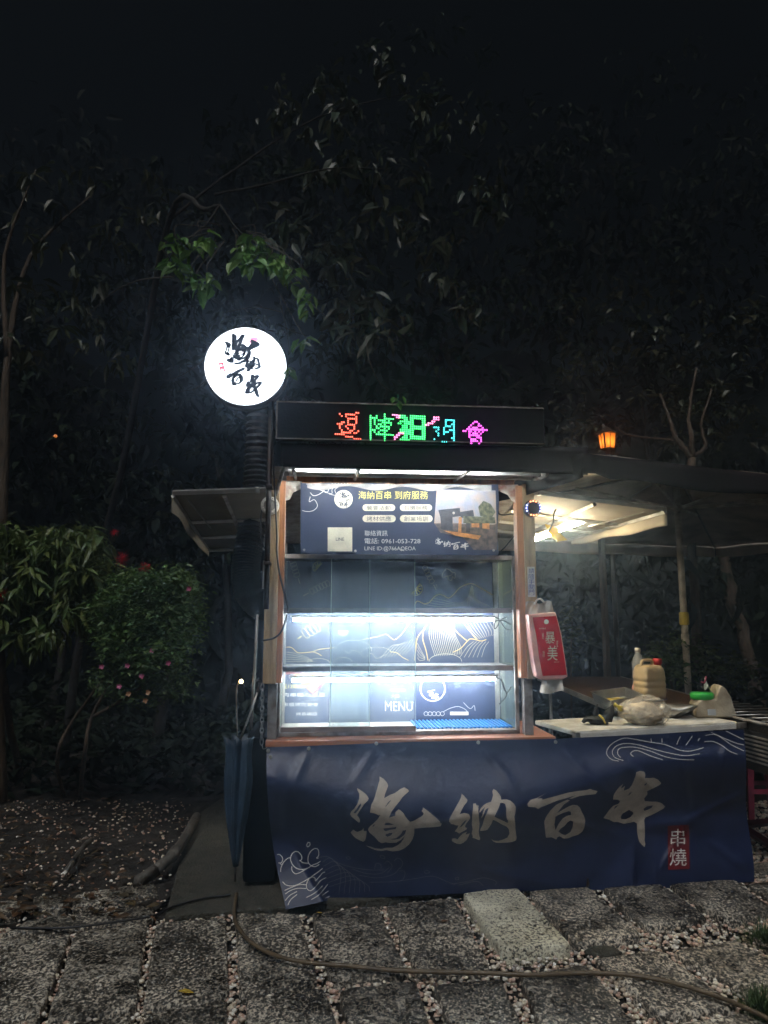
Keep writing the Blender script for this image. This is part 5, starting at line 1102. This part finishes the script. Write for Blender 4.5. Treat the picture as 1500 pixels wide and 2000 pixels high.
# tree whose branches hang round the sign
Lv = Leaves(); tw = []
hub = W(430,400,4.35)
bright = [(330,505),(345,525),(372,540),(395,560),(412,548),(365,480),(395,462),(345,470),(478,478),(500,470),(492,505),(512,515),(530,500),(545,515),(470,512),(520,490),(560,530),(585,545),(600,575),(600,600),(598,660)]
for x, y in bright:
    d = random.uniform(3.72, 4.0); c = W(x, y, d); cluster(Lv, c, 11 if x < 570 else 6, .105, .026, (.11,.24,.06), .75, .45)  # leaf colour raised to help the sign's light on these clusters
    h_ = W(x+random.uniform(-25,25), y-30, d+.05); tw.append(([W(455+(x-455)*.4,430+(y-430)*.35,4.3), h_, c], .0035))
cluster(Lv, W(566,722,3.9), 5, .07, .01, (.075,.17,.04), .7, .5); cluster(Lv, W(773,776,3.78), 6, .065, .015, (.06,.15,.04), .8, .45)
tw += [([W(565,545,4.1), W(590,580,4.05), W(615,600,4.0), W(660,640,4.0)], .004), ([W(545,580,4.1), W(552,610,4.05), W(560,645,4.0), W(566,690,3.97)], .003), ([W(552,610,4.05), W(500,600,4.1), W(440,610,4.1)], .003), ([W(556,640,4.0), W(580,650,4.0), W(598,655,4.0)], .003),
       ([W(340,540,4.2), W(270,548,4.3), W(215,575,4.4), W(165,625,4.5)], .005), ([W(715,655,3.9), W(720,700,3.85), W(740,745,3.8), W(772,770,3.78)], .003), ([W(420,665,4.3), W(400,700,4.3), W(360,730,4.3), W(320,745,4.4)], .0035), ([W(400,745,4.3), W(380,760,4.3), W(345,765,4.35)], .003), ([W(478,828,4.2), W(495,832,4.2), W(515,845,4.2)], .003)]
limbs = [([(-3.3,7.6,-.05), (-3.1,7.4,1.6), (-2.6,6.9,3.0), W(330,430,6.0), W(400,410,5.0), hub], .05, .01), ([W(330,430,6.2), W(460,330,6.2), W(620,230,6.4), W(800,180,6.8)], .014, .005), ([W(420,380,5.0), W(520,360,4.9), W(640,330,5.2), W(760,330,5.6)], .010, .004), ([hub, W(470,455,4.25), W(540,500,4.15), W(585,550,4.08)], .007, .003), ([hub, W(400,440,4.25), W(350,480,4.2), W(325,515,4.15)], .007, .003)]
for x, y, d, n in [(610,335,5.2,7),(560,200,6.2,8),(545,230,6.2,7),(630,165,6.4,7),(745,105,6.6,6),(762,145,6.6,7),(830,185,6.8,8),(815,210,6.8,6),(915,240,6.8,6),(935,360,6.2,8),(945,395,6.1,7),(972,410,6.1,6),(720,345,5.5,7),(800,345,5.6,7),(690,315,5.4,7),(660,330,5.3,6),(690,610,4.9,9),(720,595,4.9,9),(700,645,4.7,8),(750,640,4.9,7),(660,620,4.8,6),(850,480,5.8,6),(915,590,5.6,7),(920,620,5.6,5),(735,400,5.4,5),(770,430,5.4,6),(540,465,4.6,6),(575,440,4.7,6),(610,490,4.9,6),(640,520,5,6),(690,500,5.1,6),(860,540,5.6,5),(650,240,6.0,7),(690,200,6.2,7),(600,270,5.8,6),(860,250,6.5,6)]:
    cluster(Lv, W(x, y, d), n+5, .17, .06, (.042,.058,.042), .95, .38); cluster(Lv, W(x+random.uniform(-40,40), y-random.uniform(10,45), d+.2), n, .17, .08, (.030,.042,.030), .95, .38)  # same tree, leaf colour lowered to stand in for shade
tree('overhanging_tree', 'broad leaved tree whose lit branches hang around the round sign', 'tree', (-3.3,7.6,0), limbs, Lv, 'shaded_bark', twigs=tw)
# left foreground trees
def bush(cx, cy, rx, ry, d, dd, n, k, L, base, droop, wr, sp=.03, dens=None):
    Lv = Leaves()
    for i in range(n):
        a = random.uniform(0, 6.28); r = random.uniform(0, 1)**.55; x, y = cx+rx*r*math.cos(a), cy+ry*r*math.sin(a)+random.uniform(-12, 12)
        cluster(Lv, W(x, y, d+random.uniform(-dd, dd)), k, L, sp, base, droop, wr)
    return Lv
Lv = bush(60,1140,140,120,5.6,.4,330,10,.15,(.10,.15,.05),.9,.24); L2 = bush(150,1080,70,60,5.6,.3,80,9,.15,(.095,.14,.05),.9,.24)
for k in ('p','a','n','L','w','c'): setattr(Lv, k, getattr(Lv, k)+getattr(L2, k))
f0 = G(40,1520,0); pt = tree('drooping_shrub', 'tall shrub with long drooping leaves and red puff flowers at the left edge', 'shrub', f0, [([f0, W(10,1350,5.7), W(5,1200,5.7), W(40,1080,5.7)], .035, .012), ([W(5,1230,5.7), W(90,1150,5.7), W(140,1080,5.6)], .02, .008)], Lv)
for x, y, r in ((238,1092,.062),(283,1108,.045),(5,1162,.05),(224,1040,.035)):
    mb = MB(); c = np.array(W(x, y, 5.25))
    for i in range(110):
        v = rng.normal(0, 1, 3); v /= np.linalg.norm(v); s_ = np.cross(v, (.3,.5,.8)); s_ /= np.linalg.norm(s_); l_ = r*random.uniform(.7, 1.15)
        mb.add([c-s_*.0015, c+s_*.0015, c+v*l_+s_*.0008, c+v*l_-s_*.0008], [(0,1,2,3)])
    mb.C = [(.85*random.uniform(.7,1.1), .03, .06)]*len(mb.V); mb.build('puff_flower', 'petal', pt)
Lv = bush(285,1210,110,95,5.35,.4,900,11,.05,(.085,.16,.05),.1,.42,.035); L2 = bush(280,1320,100,50,5.4,.3,240,9,.05,(.065,.12,.045),.2,.42,.035); L3 = bush(330,1150,65,38,5.3,.3,200,9,.05,(.085,.155,.05),.1,.42,.035)
for q in (L2, L3):
    for k in ('p','a','n','L','w','c'): setattr(Lv, k, getattr(Lv, k)+getattr(q, k))
f0 = G(155,1560,0); az = tree('azalea_shrub', 'small leaved azalea shrub with pink flowers left of the stall', 'shrub', f0, [([f0, W(165,1480,5.6), W(180,1400,5.5), W(230,1310,5.4)], .02, .01), ([G(125,1555,0), W(112,1480,5.6), W(140,1410,5.6), W(200,1330,5.5)], .016, .008), ([W(180,1400,5.5), W(290,1330,5.4), W(330,1230,5.3)], .012, .006)], Lv)
for x, y in ((370,1150),(250,1300),(278,1320),(200,1302),(252,1355),(234,1340),(330,1295),(298,1270),(290,1352),(285,1368)):
    mb = MB(); c = np.array(W(x, y, 4.98))
    for i in range(5):
        a = i*1.257+random.uniform(-.2,.2); d = np.array([math.cos(a), -.5, math.sin(a)]); leaf_shape(mb, c, d, (0,-1,.2), .026, .018, .1, -.2)
    col = (.55,.14,.28) if y < 1350 else (.40,.22,.12); mb.C = [col]*len(mb.V); mb.build('flower', 'petal', az)
# long-leaved tree at far left and its trunk
Lv = Leaves()
for x, y in [(30,690),(55,680),(70,700),(20,660),(10,610),(140,590),(165,600),(185,620),(210,470),(240,480),(60,340),(40,350),(120,330),(180,340),(215,440),(90,560),(30,560),(60,600),(110,640),(160,670),(190,650),(230,700),(235,715),(310,390),(290,430),(250,420),(130,480),(80,470),(30,440),(150,530),(200,560),(330,380),(300,340),(110,400)]:
    cluster(Lv, W(x, y, random.uniform(5.8, 7)), 7, .19, .05, (.038,.048,.026), .95, .3)
f0 = W(-5,1600,6.4); tree('long_leaf_tree', 'tree with long hanging leaves and reddish trunk cut by the left edge', 'tree', (f0[0], f0[1], 0), [([(f0[0], f0[1], 0), W(-8,1300,6.4), W(8,900,6.4), W(15,700,6.4), W(60,500,6.5), W(180,380,6.6)], .075, .006), ([W(15,700,6.4), W(10,500,6.4), W(70,330,6.4)], .03, .005)], Lv)
# trees at the right, with the trunks lit by the lantern
Lv = Leaves()
for i in range(130):
    x, y = random.uniform(1080,1480), random.uniform(560,890); 
    if y > 870 and x > 1230: continue
    cluster(Lv, W(x, y, random.uniform(9.2, 11)), 6, .16, .08, (.034,.04,.02), .5, .45)
b0 = W(1352,893,9.3); tree('forked_tree', 'small tree with forked trunk lit orange above the parasol', 'tree', (b0[0], b0[1], 0), [([(b0[0], b0[1], 0), (b0[0]-.1, b0[1], 2), b0], .07, .05), ([b0, W(1322,860,9.3), W(1312,830,9.3), W(1290,770,9.5)], .045, .015), ([b0, W(1350,850,9.2), W(1345,810,9.3), W(1360,720,9.4)], .04, .014), ([b0, W(1378,872,9.3), W(1370,830,9.3), W(1390,760,9.4)], .03, .012), ([W(1322,860,9.3), W(1230,850,9.4), W(1205,835,9.4)], .015, .006)], Lv)
f0 = (W(1478,1330,10.4)[0], 10.4, -.1); tree('slim_tree', 'slim bent tree trunk behind the parasol at the right', 'tree', f0, [([f0, W(1470,1320,10.4), W(1448,1230,10.4), W(1425,1150,10.4), W(1410,1060,10.4), W(1395,960,10.6), W(1388,915,10.8)], .095, .06)], bush(1380,800,60,60,10.8,.4,20,6,.18,(.03,.04,.02),.5,.45), lm='leaf_far')
Lv = bush(1325,1290,75,48,6.9,.4,90,7,.085,(.05,.10,.03),.1,.5,.05); L2 = bush(1430,1310,60,30,7.2,.3,50,7,.08,(.05,.09,.03),.2,.45,.05)
for k in ('p','a','n','L','w','c'): setattr(Lv, k, getattr(Lv, k)+getattr(L2, k))
f0 = (W(1340,1400,6.9)[0], 6.9, 0); tree('glossy_shrub', 'glossy leaved shrub behind the parasol pole', 'shrub', f0, [([f0, W(1340,1330,6.9), W(1360,1260,6.8)], .015, .006), ([f0, W(1310,1330,6.9), W(1280,1280,6.9)], .015, .006)], Lv)
f0 = (W(1115,1400,7.2)[0], 7.2, 0); tree('thin_shrub', 'sparse dark shrub between the tissue pack and the wooden post', 'shrub', f0, [([f0, W(1115,1300,7.2), W(1118,1210,7.2)], .012, .005)], bush(1112,1250,30,62,7.2,.3,45,7,.07,(.035,.06,.025),.2,.45,.05))
# dark trees closing the view
LAB = ['dark spreading tree far behind the round sign', 'dark tree behind the LED sign', 'dark tall tree at the upper right', 'dark tree beyond the left garden', 'dark low tree behind the parasol', 'dark tree behind the azalea shrub']
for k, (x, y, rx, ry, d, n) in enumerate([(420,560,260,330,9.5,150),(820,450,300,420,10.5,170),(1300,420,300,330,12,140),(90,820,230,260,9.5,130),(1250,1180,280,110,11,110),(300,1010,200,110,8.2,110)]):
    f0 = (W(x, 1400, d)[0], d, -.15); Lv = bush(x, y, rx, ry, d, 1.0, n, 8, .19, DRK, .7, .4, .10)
    top = W(x, y, d); tree('background_tree', LAB[k], 'tree', f0, [([f0, (f0[0]+.15, d, 1.2), (f0[0]-.1, d+.1, max(1.6, top[2]*.6)), ], .07, .03)], Lv, 'shaded_bark', group='dark trees behind the stall', lm='leaf_far')
# the dark wood beyond, one mass of foliage on a bank
def bank_fn(u, v): x = -16+34*u; y = 12.5+9*v; return (x, y, -.07+9.5*v**.8+.5*math.sin(x*1.3+y)*v)
struct(MB().grid(bank_fn, 40, 20).build('wooded_bank', 'shaded_soil', smooth=True))
n = 26000; x = rng.uniform(-13, 14, n); z = rng.uniform(0, 1, n)**1.15*12.5; y = 11.2+z*.32+rng.normal(0, .7, n)+.6*np.sin(x*1.1)+.5*np.sin(x*2.3+z)
keep = (np.sin(x*1.7+z*1.1)+np.sin(x*.9-z*1.9+2)+.8*np.sin(x*3.1+z*2.3)+rng.normal(0, .5, n)) > -.35; x, y, z = x[keep], y[keep], z[keep]; n = len(x)
a_ = rng.uniform(0, 6.28, n); e_ = rng.uniform(-1.4, .2, n); Lv = Leaves(); Lv.p = np.c_[x, y, z]; Lv.a = np.c_[np.cos(a_)*np.cos(e_), np.sin(a_)*np.cos(e_), np.sin(e_)]; Lv.n = np.c_[np.zeros(n), -np.ones(n)*.6, np.ones(n)]+rng.normal(0, .5, (n, 3))
Lv.L = rng.uniform(.18, .42, n); Lv.w = Lv.L*rng.uniform(.3, .5, n); Lv.c = np.array([.0042,.0075,.0045])*rng.uniform(.3, 1.5, (n, 1))*(.55+.9*np.clip(np.sin(x*1.3+z*.9)*np.cos(z*1.4-x*.6), 0, 1))[:, None]  # foliage colour far below natural, night darkness painted in
o = stuff(Lv.mesh().build('dark_wood', 'leaf_far', base=(0, 12, 0))); o['label'] = 'dark mass of wood filling the night background'; o['category'] = 'wood'
n = 9000; x = rng.uniform(-6, 5, n); y = rng.uniform(6.6, 10.5, n); k = ~((x > -1.2) & (x < 3.6) & (y < 8.4)); x, y = x[k], y[k]; n = len(x); z = rng.uniform(0, 1, n)**1.6*(.35+.6*np.abs(np.sin(x*1.9+y)*np.cos(x*.7)))
a_ = rng.uniform(0, 6.28, n); e_ = rng.uniform(-.6, 1.0, n); Lv = Leaves(); Lv.p = np.c_[x, y, z]; Lv.a = np.c_[np.cos(a_)*np.cos(e_), np.sin(a_)*np.cos(e_), np.sin(e_)]; Lv.n = np.c_[np.zeros(n), np.zeros(n), np.ones(n)]+rng.normal(0, .5, (n, 3))
Lv.L = rng.uniform(.08, .22, n); Lv.w = Lv.L*rng.uniform(.3, .5, n); Lv.c = np.array([.014,.022,.012])*rng.uniform(.4, 1.6, (n, 1))
o = stuff(Lv.mesh().build('undergrowth', 'leaf_far', base=(0, 8, 0))); o['label'] = 'dark low undergrowth below the trees'; o['category'] = 'undergrowth'
# leaf litter on the garden soil
Lv = Leaves()
for i in range(420):
    x, y = random.uniform(-60, 370), random.uniform(1560, 1790)
    if x > 320-(y-1700)*.1+max(0, 1700-y)*.35: continue
    a = random.uniform(0, 6.28); Lv.add(np.array(G(x, y, .012)), np.array([math.cos(a), math.sin(a), random.uniform(-.1,.25)]), np.array([0,0,1])+rng.normal(0,.3,3), random.uniform(.03,.09), random.uniform(.015,.035), lc((.10,.065,.035), .5))
o = stuff(Lv.mesh().build('leaf_litter', 'leaf')); o['label'] = 'brown leaf litter on the garden soil at left'; o['category'] = 'leaf litter'
# far lamp speck
c = W(108,852,16); t = thing('distant_lamp', 'tiny warm lamp far off among the trees at left', 'lamp', (c[0], c[1], 0), WORLD); MB().lathe([(.02,-.04),(.05,0),(.02,.04)], c, 8).build('bulb', 'lantern_glow', t); MB().tube([(c[0], c[1], 0), (c[0], c[1], c[2]-.04)], .03, 6).build('post', 'lampshell', t)
# ------------------------------------------------------------------ misty night air
HAZE = 0.026
if HAZE:
    m = bpy.data.materials.new('haze'); m.use_nodes = True; n = m.node_tree.nodes; n.clear()
    o_ = n.new('ShaderNodeOutputMaterial'); v = n.new('ShaderNodeVolumePrincipled'); v.inputs['Color'].default_value = (.55,.74,1,1); v.inputs['Density'].default_value = HAZE; v.inputs['Anisotropy'].default_value = .88
    m.node_tree.links.new(v.outputs[0], o_.inputs['Volume']); MATS['haze'] = m
    stuff(MB().box((-62,-22,-1.2), (62,102,16)).build('haze', 'haze'))
